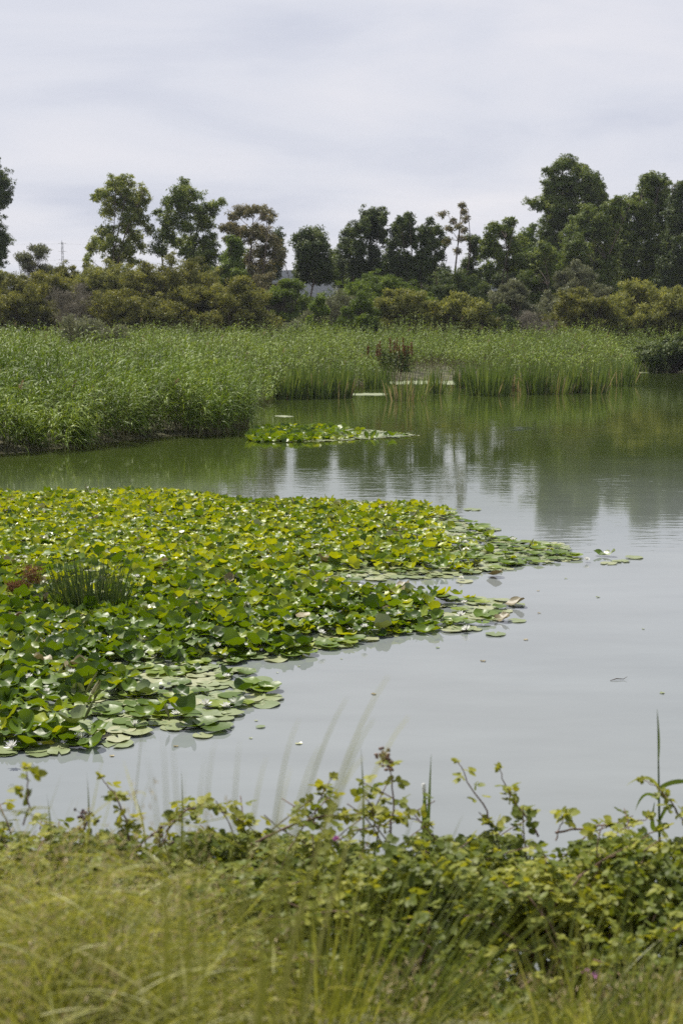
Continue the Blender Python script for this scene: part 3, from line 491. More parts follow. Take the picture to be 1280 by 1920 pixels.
# dock plant with brown seed spikes
Y = 92.0; s = ppm(Y); b0 = at_y(740, 690, Y); b0[2] = .1
t = thing('dock_plant', 'dock plant with rusty brown seed spikes above the far reeds', 'plant', b0)
gl = Geo()
n = 420; a = R.random(n) * 6.28; q = np.sqrt(R.random(n)) * .85
ribbons(gl, np.column_stack([np.cos(a) * q, np.sin(a) * q, R.uniform(.9, 2.2, n)]), np.column_stack([np.cos(a) * .5, np.sin(a) * .5, R.uniform(.3, 1, n)]), R.uniform(.4, .7, n), .09, 3, .6, R.random(n) * .8)
gl.build('leaves', M['eucdark'], t)
for px, ty, by in [(707, 646, 668), (712, 640, 668), (731, 634, 662), (739, 640, 664), (744, 636, 664), (755, 634, 662), (748, 650, 670), (771, 642, 666), (765, 650, 668), (757, 648, 668), (690, 650, 664)]:
    g = Geo(); p0, p1 = at_y(px, by, Y) - b0, at_y(px, ty, Y) - b0; p0[1] = p1[1] = R.normal(0, .3)
    tube(g, [(p0[0] * .4, p0[1] * .4, 0), p0, p1], [.02, .015, .006], 5, mi=0)
    n = 70; q = R.random(n); C = p0 + (p1 - p0) * q[:, None] + R.normal(0, .03, (n, 3)) * (1.1 - .6 * q)[:, None]
    diamonds(g, C, R.normal(size=(n, 3)) + [0, 0, .8], .12, .07, R.random(n), mi=0)
    g.build('seed_spike', M['rust'], t)
# algae mats, floating stick, thin mast
def mat_patch(name, label, cat, pts, m, z=.006, grp=None):
    P = np.array([on_z(x, y) for x, y in pts]); c = P.mean(0); n = len(P); k = 6
    Q = np.concatenate([P[i] + (P[(i + 1) % n] - P[i]) * (np.arange(k) / k)[:, None] for i in range(n)])
    Q = c + (Q - c) * (1 + R.normal(0, .13, (len(Q), 1))); g = Geo(); m_ = len(Q)
    Q[:, 2] = z; In = c + (Q - c) * .8; In[:, 2] = z + .012
    V = np.concatenate([Q, In, [c + [0, 0, z + .015]]]); i = np.arange(m_); j = (i + 1) % m_
    g.add(V, quads=np.stack([i, j, j + m_, i + m_], -1), tris=np.stack([i + m_, j + m_, np.full(m_, 2 * m_)], -1))
    return tag(g.build(name, M[m], origin=c), label, cat, grp)
mat_patch('algae_mat', 'narrow pale strip of floating algae left of the open-water reed clump', 'algae mat', [(656, 739), (690, 737), (728, 738), (726, 741), (690, 742), (660, 741)], 'algae')
mat_patch('algae_mat', 'long pale green algae mat in the inlet behind the slim reed clump', 'algae mat', [(724, 716), (800, 714), (872, 714), (876, 718), (840, 721), (780, 720), (728, 721)], 'algae')
mat_patch('algae_mat', 'thin pale algae streak at the shaded right corner', 'algae mat', [(1196, 698), (1215, 696.5), (1216, 699), (1198, 700)], 'algae')
mat_patch('algae_mat', 'small pale scum streak in the channel near the big reed bank', 'algae mat', [(512, 780), (530, 779), (552, 781), (535, 782.5)], 'algae')
g = Geo(); a_, b_ = on_z(1143, 1276, .006), on_z(1168, 1273, .012)
tube(g, [a_, (a_ + b_) / 2 + [0, .02, .008], b_, b_ + [.05, .03, .02]], [.003, .006, .004, .002], 5)
tag(g.build('floating_stick', M['bark'], origin=a_), 'small dark stick floating alone on the open water', 'stick')
g = Geo()
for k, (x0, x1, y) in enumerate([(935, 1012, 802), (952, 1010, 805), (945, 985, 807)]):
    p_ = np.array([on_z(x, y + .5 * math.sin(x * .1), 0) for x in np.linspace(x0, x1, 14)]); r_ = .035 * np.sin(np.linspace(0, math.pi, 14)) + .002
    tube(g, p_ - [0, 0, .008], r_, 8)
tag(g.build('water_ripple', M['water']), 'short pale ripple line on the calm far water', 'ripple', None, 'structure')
Ym = 470.0; b0 = at_y(121, 612, Ym); b0[2] = 0; tp = at_y(121, 454, Ym)[2]
t = thing('transmission_mast', 'thin lattice mast with short crossarms standing far off above the scrub', 'mast', b0)
g = Geo()
for sx_ in (-1, 1):
    for sy_ in (-1, 1): tube(g, [(sx_ * .55, sy_ * .55, 0), (sx_ * .22, sy_ * .22, tp)], .05, 4)
zz_ = np.arange(1, tp - 1, 1.6)
for k, z in enumerate(zz_):
    w = .55 - .33 * z / tp; s_ = 1 if k % 2 else -1
    tube(g, [(-w * s_, -w, z), (w * s_, -w, z + 1.6)], .035, 4); tube(g, [(-w * s_, w, z), (w * s_, w, z + 1.6)], .035, 4)
g.build('lattice_tower', M['metal'], t)
for z in (tp - .4, tp - 3, tp - 5.6):
    g = Geo(); tube(g, [(-1.3, 0, z), (0, 0, z + .15), (1.3, 0, z)], .07, 4); g.build('crossarm', M['metal'], t)
for k, z in enumerate((tp - .5, tp - 5.7)):
    g = Geo(); xx = np.linspace(-200, 330, 60)
    tube(g, np.column_stack([b0[0] + xx, np.full(60, Ym + 1.0) + .1 * xx, z - 1.5 * np.abs(np.sin(xx / 140 * math.pi)) ** 1.3]), .018, 4)
    tag(g.build('power_line', M['metal']), 'thin wire sagging from the top of the mast' if k == 0 else 'thin wire sagging from the lowest crossarm of the mast', 'wire', 'wires on the mast')
# ------------------------------------------------------------------ water lilies
BED = wpoly([(-260, 934), (0, 931), (200, 925), (330, 926), (400, 934), (480, 946), (600, 944), (700, 949), (848, 956), (862, 975), (930, 993), (890, 1003), (960, 1014), (1050, 1020), (1085, 1049), (1000, 1060), (900, 1075), (800, 1086), (700, 1090), (640, 1098), (700, 1106),
             (770, 1116), (870, 1120), (945, 1127), (975, 1138), (950, 1152), (930, 1168), (870, 1190), (820, 1184), (740, 1194), (620, 1220), (520, 1238), (430, 1246), (375, 1248), (440, 1252), (505, 1268), (515, 1298), (512, 1325), (440, 1334), (465, 1356), (400, 1374), (300, 1370), (270, 1386), (180, 1404), (105, 1413), (0, 1424), (-320, 1448)])
BED2 = wpoly([(462, 826), (474, 814), (500, 803), (560, 802), (640, 804), (700, 808), (786, 817), (740, 821), (650, 826), (560, 830), (480, 829)])
NA = 20
def pad(g, c, r, yaw, tilt, tdir, cup, fold, wave, v, seed, mi=0, petiole=False):
    rg = np.random.default_rng(seed); a = np.linspace(.16, 2 * math.pi - .16, NA); rings = [.4, .78, 1.0]
    ph, k = rg.random() * 6.28, rg.integers(3, 6); edge = 1 + .05 * np.sin(a * 2 + ph) + rg.normal(0, .018, NA)
    V = [np.zeros((1, 3))]
    for q in rings:
        x, y = np.cos(a) * q * r * edge * .96, np.sin(a) * q * r * edge
        z = cup * r * q ** 2.2 + fold * np.abs(y) * (q ** .6) + wave * r * q ** 3 * np.sin(a * k + ph) + wave * .5 * r * q * q * np.sin(a * 2 + ph * 2)
        V.append(np.column_stack([x, y, z]))
    V = np.concatenate(V); i = np.arange(NA - 1)
    T = np.stack([np.zeros(NA - 1, int), 1 + i, 2 + i], -1)
    Q = np.concatenate([np.stack([1 + m_ * NA + i, 1 + (m_ + 1) * NA + i, 2 + (m_ + 1) * NA + i, 2 + m_ * NA + i], -1) for m_ in range(2)])
    cy_, sy_ = math.cos(yaw), math.sin(yaw); V = V @ np.array([[cy_, sy_, 0], [-sy_, cy_, 0], [0, 0, 1]])
    ax = np.array([math.cos(tdir), math.sin(tdir), 0]); ct, st_ = math.cos(tilt), math.sin(tilt)
    V = V * ct + np.cross(ax, V) * st_ + ax * (V @ ax)[:, None] * (1 - ct)
    g.add(V + c, tris=T, quads=Q, v=v, mi=mi)
    if petiole: tube(g, [c, c + [0, 0, -.5 * c[2]] + rg.normal(0, .02, 3), [c[0] + rg.normal(0, .03), c[1] + rg.normal(0, .03), -.1]], [.005, .006, .006], 5, v=.6, mi=1)
FLAT = [(400, 1300, 150, 60), (250, 1350, 200, 40), (985, 1040, 150, 36), (870, 990, 70, 30), (740, 1086, 200, 19), (60, 1412, 140, 14), (330, 1376, 120, 12), (910, 1155, 110, 36), (690, 1205, 200, 10), (640, 1165, 60, 8), (300, 1262, 120, 12), (880, 985, 70, 14)]
def pix(P):                                            # world point on the water -> photo pixel
    x, y, z = P[:, 0], P[:, 1], -CZ
    zc = y * math.cos(PIT) - z * math.sin(PIT); yc = y * math.sin(PIT) + z * math.cos(PIT)
    return 640 + F * x / zc, 960 - F * yc / zc
def hexgrid(poly, sp):
    P = np.array(poly); x0, y0 = P.min(0); x1, y1 = P.max(0)
    xs_, ys_ = np.arange(x0, x1, sp), np.arange(y0, y1, sp * .87); X, Yg = np.meshgrid(xs_, ys_)
    X = X + (np.arange(len(ys_)) % 2)[:, None] * sp / 2
    Q = np.column_stack([X.ravel(), Yg.ravel()]) + R.uniform(-.42, .42, (X.size, 2)) * sp
    return Q[inpoly(Q, poly)]
cand = hexgrid(BED, .122); cand = cand[np.abs(cand[:, 0]) < cand[:, 1] * .24 + 1.0]
cand = cand[~(np.hypot(cand[:, 0] - on_z(175, 1146)[0], (cand[:, 1] - on_z(175, 1146)[1]) * .8) < .38)]
dE = dpoly(cand, BED); px_, py_ = pix(cand)
fl = np.zeros(len(cand))
for (x, y, a, b) in FLAT: fl = np.maximum(fl, np.exp(-(((px_ - x) / a) ** 2 + ((py_ - y) / b) ** 2)))
flat = (R.random(len(cand)) < np.clip(fl * 1.6, 0, .95)) | (dE < .2) & (R.random(len(cand)) < .7)
keep = ~(flat & (R.random(len(cand)) < .45)) & (R.random(len(cand)) < np.where(dE < .15, .8, 1))
cand, flat, dE, fl = cand[keep], flat[keep], dE[keep], fl[keep]
order = np.argsort(cand[:, 1] + np.where(np.abs(cand[:, 0]) > cand[:, 1] * .24 + .05, 50, 0)); cand, flat, dE, fl = cand[order], flat[order], dE[order], fl[order]
NIND = 285
mass = [Geo() for _ in range(1)]; PM = [M['padA'], M['padflat'], M['padred']]
for j in range(len(cand)):
    x, y = cand[j]; near = j < NIND
    old = R.random() < .012
    if flat[j]:
        r = R.uniform(.085, .165); c = np.array([0, 0, .006 + .022 * R.random()]); tilt = R.normal(0, .035); cup = R.uniform(-.02, .06); fold = 0; wv = R.uniform(.0, .07); v = R.random(); mi = 1 if not old else 2
        if R.random() < .22: mi = 0; v = R.uniform(.2, .7); cup = R.uniform(.05, .25); c[2] += .02
    else:
        r = R.uniform(.075, .14) * np.interp(y, [20, 26], [1, .82]); up = min(1, dE[j] / .5); c = np.array([0, 0, .02 + R.random() * .15 * up]); tilt = (abs(R.normal(.08, .17)) if R.random() < .66 else abs(R.normal(.45, .4))) * (.5 + .5 * up); cup = R.uniform(-.05, .55); fold = R.choice([0, 0, 0, .3, .7, 1.1]) * R.random(); wv = R.uniform(.06, .26)
        v = np.clip(R.normal(np.interp(y, [13, 19, 23, 34], [.34, .40, .66, .74]), .25), 0, 1); mi = 0 if not old else 2  # farther pads yellower: backlight glow through the leaves painted into v
        if R.random() < .05: mi = 1
    tilt = min(tilt, 1.15)
    gg = Geo() if near else mass[0]
    cc = c if near else np.array([x, y, c[2]])
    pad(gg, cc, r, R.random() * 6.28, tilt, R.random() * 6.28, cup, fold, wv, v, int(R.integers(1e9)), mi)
    if near:
        o = gg.build('lily_pad', PM); o.location = (x, y, 0)
        if flat[j]: tag(o, 'flat lily pad lying on the water along the open rim of the near lily bed', 'lily pad', 'flat lily pads of the near rim')
        else: tag(o, 'raised curled lily pad crowding above the others in the near lily bed', 'lily pad', 'raised lily pads of the near bed')
        if mi == 2: tag(o, 'withered brownish lily pad among the green pads of the near bed', 'lily pad', 'withered lily pads of the near bed')
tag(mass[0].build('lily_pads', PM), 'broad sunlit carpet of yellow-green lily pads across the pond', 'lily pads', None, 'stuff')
g = Geo(); c2 = hexgrid(BED2, .2); X2, _ = pix(c2)
for (x, y), qx in zip(c2, X2):
    f_ = R.random() < np.interp(qx, [530, 660], [.2, .92])
    if f_: pad(g, np.array([x, y, .01 + .02 * R.random()]), R.uniform(.1, .18), R.random() * 6.28, R.normal(0, .04), R.random() * 6.28, .03, 0, .04, R.random(), int(R.integers(1e9)), 1)
    else: pad(g, np.array([x, y, .02 + .08 * R.random()]), R.uniform(.11, .19), R.random() * 6.28, abs(R.normal(.35, .4)), R.random() * 6.28, R.uniform(0, .4), R.choice([0, .5]), .08, np.clip(R.normal(.5, .2), 0, 1), int(R.integers(1e9)), 0)
tag(g.build('lily_pads', PM), 'small far raft of lily pads trailing off the tip of the reed bank', 'lily pads', None, 'stuff')
for px, py, r, mi, lb in [(1121, 1042, .1, 0, 'small dark upturned pad, first of the stray ones off the bed tip'), (1188, 1046, .17, 1, 'pale flat pad drifting farthest out on the open water'), (1140, 1043, .13, 1, 'thin flat pad beside the dark upturned bud on the open water'),
                          (1163, 1053, .15, 1, 'pale pad right one of the touching pair drifting off the bed tip'), (1140, 1057, .15, 1, 'pale pad left one of the touching pair drifting off the bed tip'), (928, 1190, .14, 1, 'lone pale pad just off the middle lobe, nearest the viewer there'), (968, 1165, .13, 1, 'pale pad off the end of the middle lobe, right of the white flowers'),
                          (942, 1165, .12, 2, 'brownish pad off the end of the middle lobe, touching a pale pad'), (965, 1137, .15, 2, 'brown curled pad at the pointed end of the middle lobe'), (752, 1106, .15, 2, 'dark withered curled pad in the narrow water gap between two lobes'), (780, 1109, .13, 1, 'pale pad beside the dark withered one in the narrow gap'),
                          (928, 1082, .14, 2, 'brown flat pad on the water below the long bed tip'), (870, 1091, .15, 1, 'flat pale pad in the gap under the long bed tip'), (885, 956, .2, 1, 'flat pale pad off the far top corner of the lily carpet'), (920, 993, .22, 1, 'flat pale pad off the far right flank of the lily carpet'),
                          (488, 1364, .05, 1, 'tiny pale leaf scrap floating off the near rim'), (350, 925, .22, 1, 'long pale pad at the far back rim of the carpet'), (388, 928, .2, 1, 'second pale pad at the far back rim of the carpet, farther right'), (380, 1381, .1, 1, 'lone pale pad just below the near rim')]:
    c = on_z(px, py, 0); g = Geo(); up = mi == 2 or 'dark' in lb
    pad(g, np.array([0, 0, .012 + .03 * up]), r, R.random() * 6.28, .35 if up else .02, R.random() * 6.28, .3 if up else .02, 0, .15 if up else .03, .3 if up else R.random(), int(R.integers(1e9)), mi)
    o = g.build('lily_pad', PM); o.location = c; tag(o, lb, 'lily pad', 'stray lily pads')
for px, py in [(520, 1262), (560, 1250), (480, 1352), (640, 1236), (1010, 1150), (1060, 1085), (1008, 1108), (210, 1418), (330, 1400), (700, 1302), (905, 1240), (1205, 1180), (1120, 1120), (820, 1215), (1240, 1300), (560, 1395), (470, 1385), (985, 1200)]:
    c = on_z(px, py, 0); g = Geo(); pad(g, np.array([0, 0, .006]), R.uniform(.014, .036), R.random() * 6.28, .02, R.random() * 6.28, .1, 0, .1, R.random(), int(R.integers(1e9)), int(R.choice([1, 1, 2])))
    o = g.build('floating_leaf', PM); o.location = c; tag(o, 'tiny leaf scrap drifting on the open water near the lilies', 'leaf', 'leaf scraps on the water')
# flowers
def flower_geo(gp, gs, r, seed, mi_p=0, mi_s=0, closed=0.0):
    rg = np.random.default_rng(seed)
    for w, (n, el, l) in enumerate([(7, .22, 1.0), (7, .62, .92), (6, 1.02, .78)]):
        a = np.arange(n) / n * 6.283 + w * .4 + rg.normal(0, .07, n); e = el + closed + rg.normal(0, .07, n)
        D = np.column_stack([np.cos(a) * np.cos(e), np.sin(a) * np.cos(e), np.sin(e)])
        sd = np.column_stack([-np.sin(a), np.cos(a), np.zeros(n)])
        ribbons(gp, D * r * .12, D, np.full(n, r * l), np.full(n, r * .36), 4, -.12, rg.random(n), sd, ([0, .3, .6, .85, 1], [.35, .8, 1, .65, .08]), mi=mi_p)
    n = 26; a = rg.random(n) * 6.283; e = rg.uniform(.7, 1.5, n)
    ribbons(gs, np.zeros((n, 3)), np.column_stack([np.cos(a) * np.cos(e), np.sin(a) * np.cos(e), np.sin(e)]), np.full(n, r * .34), np.full(n, r * .06), 2, 0, rg.random(n), mi=mi_s)
FG = 'white water lilies open among the pads'
FL = [(150, 1383, .075, 'large open white water lily nearest the viewer at the near rim'), (385, 1318, .07, 'white water lily, left one of a close pair by the right rim'), (423, 1322, .068, 'white water lily, right one of a close pair by the right rim'),
      (333, 1336, .07, 'spreading white water lily left of and below the close pair'), (252, 1357, .055, 'small white water lily above the near rim, halfway between two big ones'), (22, 1397, .065, 'flat white water lily in the near left corner of the bed'),
      (88, 1293, .05, 'white water lily on dark raised pads, level with the top of the flat-pad lobe'), (135, 1258, .055, 'white water lily with yellow heart, left of the one showing only a yellow eye'), (207, 1253, .048, 'cup-shaped water lily showing its yellow eye'),
      (55, 1266, .05, 'tilted white water lily at the far left, above the near lobe'), (97, 1193, .055, 'white water lily beside an upright furled leaf left of the rush tuft foot'), (408, 1209, .055, 'half-closed white water lily above the notch of open water'),
      (602, 1183, .06, 'white water lily near the lower edge of the middle lobe'), (863, 1151, .075, 'large star-shaped water lily at the end of the middle lobe, upper of two'), (874, 1177, .07, 'large water lily at the end of the middle lobe, lower of two'),
      (683, 1172, .055, 'white water lily on flat pads right of the middle lobe centre'), (726, 1150, .055, 'white water lily, left one of a pair in the middle lobe'), (747, 1150, .05, 'half-open water lily, right one of a pair in the middle lobe'),
      (731, 1131, .045, 'small white water lily above the middle lobe pair'), (657, 1113, .05, 'white water lily at the back of the middle lobe, left of another'), (700, 1113, .055, 'wide white water lily at the back of the middle lobe'),
      (869, 1126, .05, 'white water lily along the far rim of the middle lobe'), (462, 1131, .06, 'white water lily right of the rush tuft on raised green pads'), (482, 1090, .055, 'white water lily on raised pads left of the pale flat strip'),
      (653, 1079, .065, 'white water lily standing on the pale flat strip'), (864, 1081, .055, 'white water lily floating below the long bed tip'), (536, 1207, .05, 'low white water lily by the lower edge, left of the middle lobe'),
      (610, 1155, .05, 'tilted white water lily in the middle lobe, above its lower edge'), (425, 1265, .05, 'white water lily at the top of the flat-pad lobe'), (1098, 1046, .07, 'white water lily alone on the open water off the bed tip'), (257, 1078, .05, 'white water lily just right of the rush tuft top')]
for j, (px, py, r, lb) in enumerate(FL):
    c = on_z(px, py, .0); dd = np.array([0, 0, 0.04 if px > 1090 or any(math.hypot((px - x) / a, (py - y) / b) < 1 for x, y, a, b in FLAT) else .17])
    t = thing('water_lily', lb, 'flower', on_z(px, py + 4, dd[2]), FG); gp, gs = Geo(), Geo()
    flower_geo(gp, gs, r, 100 + j, closed=.55 if 'half' in lb or 'cup' in lb else R.uniform(-.05, .15)); gp.build('petals', M['petal'], t); gs.build('stamens', M['stamen'], t)
    t.rotation_euler = (R.normal(.18, .12), R.normal(0, .15), R.random() * 6)
far = cand[(cand[:, 1] > 21.5) & (dE > .3)]; far = far[R.choice(len(far), 34, replace=False)][:20]
for j, (x, y) in enumerate(far):
    g = Geo(); flower_geo(g, g, R.uniform(.045, .06), 900 + j, 0, 1, R.uniform(0, .6)); o = g.build('water_lily', [M['petal'], M['stamen']]); o.location = (x, y, .2); o.rotation_euler = (.25, R.normal(0, .2), R.random() * 6)
    tag(o, 'tiny white water lily dotted in the sunlit far part of the carpet', 'flower', 'small white flowers in the far carpet')
# furled leaves
fpx = [(160, 1318, .26), (166, 1330, .22), (176, 1332, .22), (158, 1368, .2), (95, 1214, .22), (62, 1232, .16), (152, 1192, .12), (318, 1362, .14), (232, 1142, .2), (345, 1135, .2), (350, 1142, .2), (370, 1120, .2), (430, 1118, .2), (564, 1120, .2), (612, 1122, .2), (805, 1166, .22), (455, 1160, .16), (326, 1100, .18), (132, 1180, .2), (500, 1196, .16)]
far = cand[(cand[:, 1] > 19) & (dE > .3)]; far = far[R.choice(len(far), 46, replace=False)]
pts = [(on_z(x, y), l) for x, y, l in fpx] + [(np.array([x, y, 0]), R.uniform(.14, .24)) for x, y in far]
for j, (c, l) in enumerate(pts):
    g = Geo(); az = R.choice([R.normal(2.6, .5), R.normal(.4, .5)]); e = R.uniform(.45, 1.2); d = np.array([math.cos(az) * math.cos(e), math.sin(az) * math.cos(e) * .6, math.sin(e)])
    tt = np.linspace(0, 1, 7)[:, None]; p_ = d * l * tt * 1.15 + [0, 0, .03]
    tube(g, p_, np.array([.004, .012, .019, .021, .018, .012, .003]) * R.uniform(.75, 1.05), 7, v=R.random())
    o = g.build('furled_leaf', M['furled']); o.location = (c[0], c[1], .06)
    tag(o, 'rolled yellowish young lily leaf sticking up from the near pads' if j < len(fpx) else 'rolled yellowish young lily leaf sticking up in the far carpet', 'leaf', 'furled leaves among the near pads' if j < len(fpx) else 'furled leaves in the far carpet')
# rush tuft and rusty dead plants in the lily bed
c = on_z(175, 1150); t = thing('rush_tuft', 'dark upright tuft of rushes with dry brown foot growing in the lily bed', 'rush', c)
g, gd = Geo(), Geo(); n = 330; a = R.random(n) * 6.283; q = np.sqrt(R.random(n)); B = np.column_stack([np.cos(a) * q * .5, np.sin(a) * q * .3, np.full(n, -.05)])
ribbons(g, B, np.column_stack([B[:, 0] * .55 + R.normal(0, .13, n), B[:, 1] + R.normal(0, .1, n), np.ones(n)]), R.uniform(.45, .98, n), R.uniform(.009, .017, n), 4, R.uniform(0, .18, n), R.random(n), nrm(np.column_stack([R.normal(size=n), R.normal(size=n) * .3, np.zeros(n)])))
n = 40; ribbons(g, np.column_stack([R.normal(-.25, .2, n), R.normal(0, .15, n), np.zeros(n)]), np.column_stack([R.uniform(-.9, -.2, n), R.normal(0, .2, n), np.ones(n)]), R.uniform(.5, 1.0, n), .012, 4, .3, R.random(n) * .6 + .3)
n = 150; a = R.random(n) * 6.283; ribbons(gd, np.column_stack([np.cos(a) * .35 + .1, np.sin(a) * .25 - .05, np.zeros(n)]), np.column_stack([np.cos(a) + R.normal(0, .4, n), np.sin(a), R.uniform(.15, 1.2, n)]), R.uniform(.2, .5, n), .012, 3, .5, R.random(n))
g.build('blades', M['rush'], t); gd.build('dead_blades', M['straw'], t)
for px, by, ty, w, lb in [(62, 1120, 1060, 26, 'rusty brown dead plant rising left of the rush tuft'), (30, 1130, 1092, 24, 'low rusty brown dead plant at the far left of the lily bed')]:
    c = on_z(px, by); s = ppm(c[1]); g = Geo(); n = 900; h_ = (by - ty) / s; ww = w / s
    PP = np.column_stack([R.normal(0, ww * .45, n), R.normal(0, ww * .4, n), R.uniform(.25, 1, n) * h_])
    diamonds(g, PP, R.normal(size=(n, 3)) + [0, 0, .4], .05, .014, R.random(n))
    for _ in range(10): tube(g, [(R.normal(0, .05), R.normal(0, .05), -.02), (R.normal(0, ww * .3), R.normal(0, ww * .3), h_ * .9)], [.006, .002], 4)
    o = g.build('dead_plant', M['rust']); tag(o, lb, 'plant')
    o.location = c
# ------------------------------------------------------------------ foreground brambles
SP = np.array([(0, 0, 0), (.32, .40, 0), (.72, .30, 0), (1, 0, 0), (.72, -.30, 0), (.32, -.40, 0), (.32, 0, -.09), (.72, 0, -.07)])
ST = np.array([(0, 6, 1), (7, 3, 2), (0, 5, 6), (7, 4, 3)]); SQ = np.array([(6, 7, 2, 1), (5, 4, 7, 6)])
def leaflets(g, P, D, Nn, L_, v):
    n = len(P); D = nrm(D); S = nrm(np.cross(Nn, D)); Nn = np.cross(D, S)
    bend = -.18 * SP[:, 0] ** 2 + SP[:, 2]
    V = P[:, None] + L_[:, None, None] * (D[:, None] * SP[None, :, 0, None] + S[:, None] * SP[None, :, 1, None] + Nn[:, None] * bend[None, :, None])
    o_ = (np.arange(n) * 8)[:, None, None]
    g.add(V, tris=(ST[None] + o_), quads=(SQ[None] + o_), v=np.repeat(v, 8))
def trifoliate(g, P, D, L_, v):
    n = len(P); D = nrm(D); Nn = nrm(np.array([0, 0, 1.0]) + R.normal(0, .45, (n, 3))); S = nrm(np.cross(Nn, D))
    leaflets(g, P + D * L_[:, None] * .25, D + R.normal(0, .15, (n, 3)), Nn, L_, v)
    for s_ in (-1, 1):
        leaflets(g, P + D * L_[:, None] * .12, D * .35 + S * s_ + R.normal(0, .15, (n, 3)), nrm(Nn + R.normal(0, .25, (n, 3))), L_ * .82, np.clip(v + R.normal(0, .08, n), 0, 1))
PROF = ([-500, 0, 60, 130, 200, 260, 300, 350, 430, 500, 560, 640, 720, 800, 880, 960, 1060, 1140, 1200, 1280, 1700], [1538, 1543, 1558, 1578, 1598, 1638, 1628, 1563, 1543, 1578, 1588, 1548, 1533, 1558, 1573, 1558, 1588, 1573, 1548, 1558, 1558])
def ztop(x, y):
    px = 640 + F * x / y; py = np.interp(px, *PROF)
    zt = CZ - (py - 610) / F * 5.3 * 1.0
    return zt - np.clip(y - 5.3, 0, 9) * .30 - np.clip(4.9 - y, 0, 9) * .06
def arch(g, a, b, h, r0, r1, k=9):
    t = np.linspace(0, 1, k)[:, None]; p_ = a + (b - a) * t + np.array([0, 0, h]) * (4 * t * (1 - t)) * .5 + R.normal(0, .012, (k, 3)); tube(g, p_, np.linspace(r0, r1, k), 6); return p_
def cane_leaves(g, p_, n, L0, vlo=.3, vhi=1, t0=0.0):
    q = R.uniform(t0, 1, n) * (len(p_) - 1.001); i_ = q.astype(int); f_ = (q - i_)[:, None]
    P = p_[i_] * (1 - f_) + p_[i_ + 1] * f_; az = R.random(n) * 6.283
    D = np.column_stack([np.cos(az), np.sin(az), R.uniform(-.2, .7, n)]) * .8
    trifoliate(g, P + nrm(D) * .02, D, L0 * R.uniform(.65, 1.2, n), R.uniform(vlo, vhi, n))
BX = np.linspace(-1.32, 1.32, 9); BX[0], BX[8] = -1.75, 1.75; BG = 'bramble bushes along the near bank'
BL = ['bramble bush at the far left, half buried in yellow grass', 'bramble bush behind the tall yellow grass mound', 'thin bramble bush with a gap where the pond shows through', 'bramble bush under the blurred tall grass stalks', 'bramble bush beneath the rusty berry cluster',
      'bramble bush with two long leafy shoots rising over the pond', 'dense bramble bush left of the tall reed shoot', 'dark bramble bush around the foot of the tall reed shoot', 'bramble bush past the right end of the bank']
BR = []
for j in range(9):
    x0, x1 = (BX[j] - .2, BX[j] + .2); cx_ = BX[j]
    base = np.array([cx_, 5.1, gz(cx_, 5.1)]); t = thing('bramble_bush', BL[j], 'bramble', base, BG); gl, gc = Geo(), Geo()
    gap = .45 if j == 2 else 1.0; sg = .38 if j in (0, 8) else .23; n = int((7600 if j in (0, 8) else 4300) * gap)
    x = R.normal(cx_, sg, n); y = R.uniform(3.3, 5.65, n); zt = ztop(x, y) + .26 * (n1(x * 2.6 + 5, y * 2.6) - .55) + .14 * (n2(x * 7, y * 7) - .5) + .03 * R.normal(size=n); zg = np.maximum(ground_z(np.column_stack([x, y])), .1)
    z = np.minimum(zt, zg + .72) - np.abs(R.exponential(.2, n)) ; ok = (z > zg + .02) & (n1(x * 5 + 3, y * 5 + z * 4) + .25 * R.random(n) > .42); x, y, z = x[ok], y[ok], z[ok]; n = len(x)
    az = R.random(n) * 6.283; D = np.column_stack([np.cos(az), np.sin(az) - .25, R.uniform(-.6, .4, n)])
    cv = n2(x * 4, y * 4 + z * 6)
    trifoliate(gl, np.column_stack([x, y, z]) - base, D, R.uniform(.024, .046, n), np.clip(.55 * cv + R.random(n) * .45, 0, 1))
    for _ in range(32):
        a = np.array([R.uniform(x0 - .1, x1 + .1), R.uniform(4.2, 5.4), 0]); a[2] = gz(a[0], a[1]); b = a + np.array([R.normal(0, .5), R.normal(0, .35), 0]); b[2] = ztop(b[0], b[1]) + R.uniform(-.25, .13)
        p_ = arch(gc, a - base, b - base, .25, .0045, .002)
        cane_leaves(gl, p_, 13, .038, .3, 1, .4)
    gc.build('canes', M['cane'], t); gl.build('leaves', M['bramble'], t); BR.append((t, base))
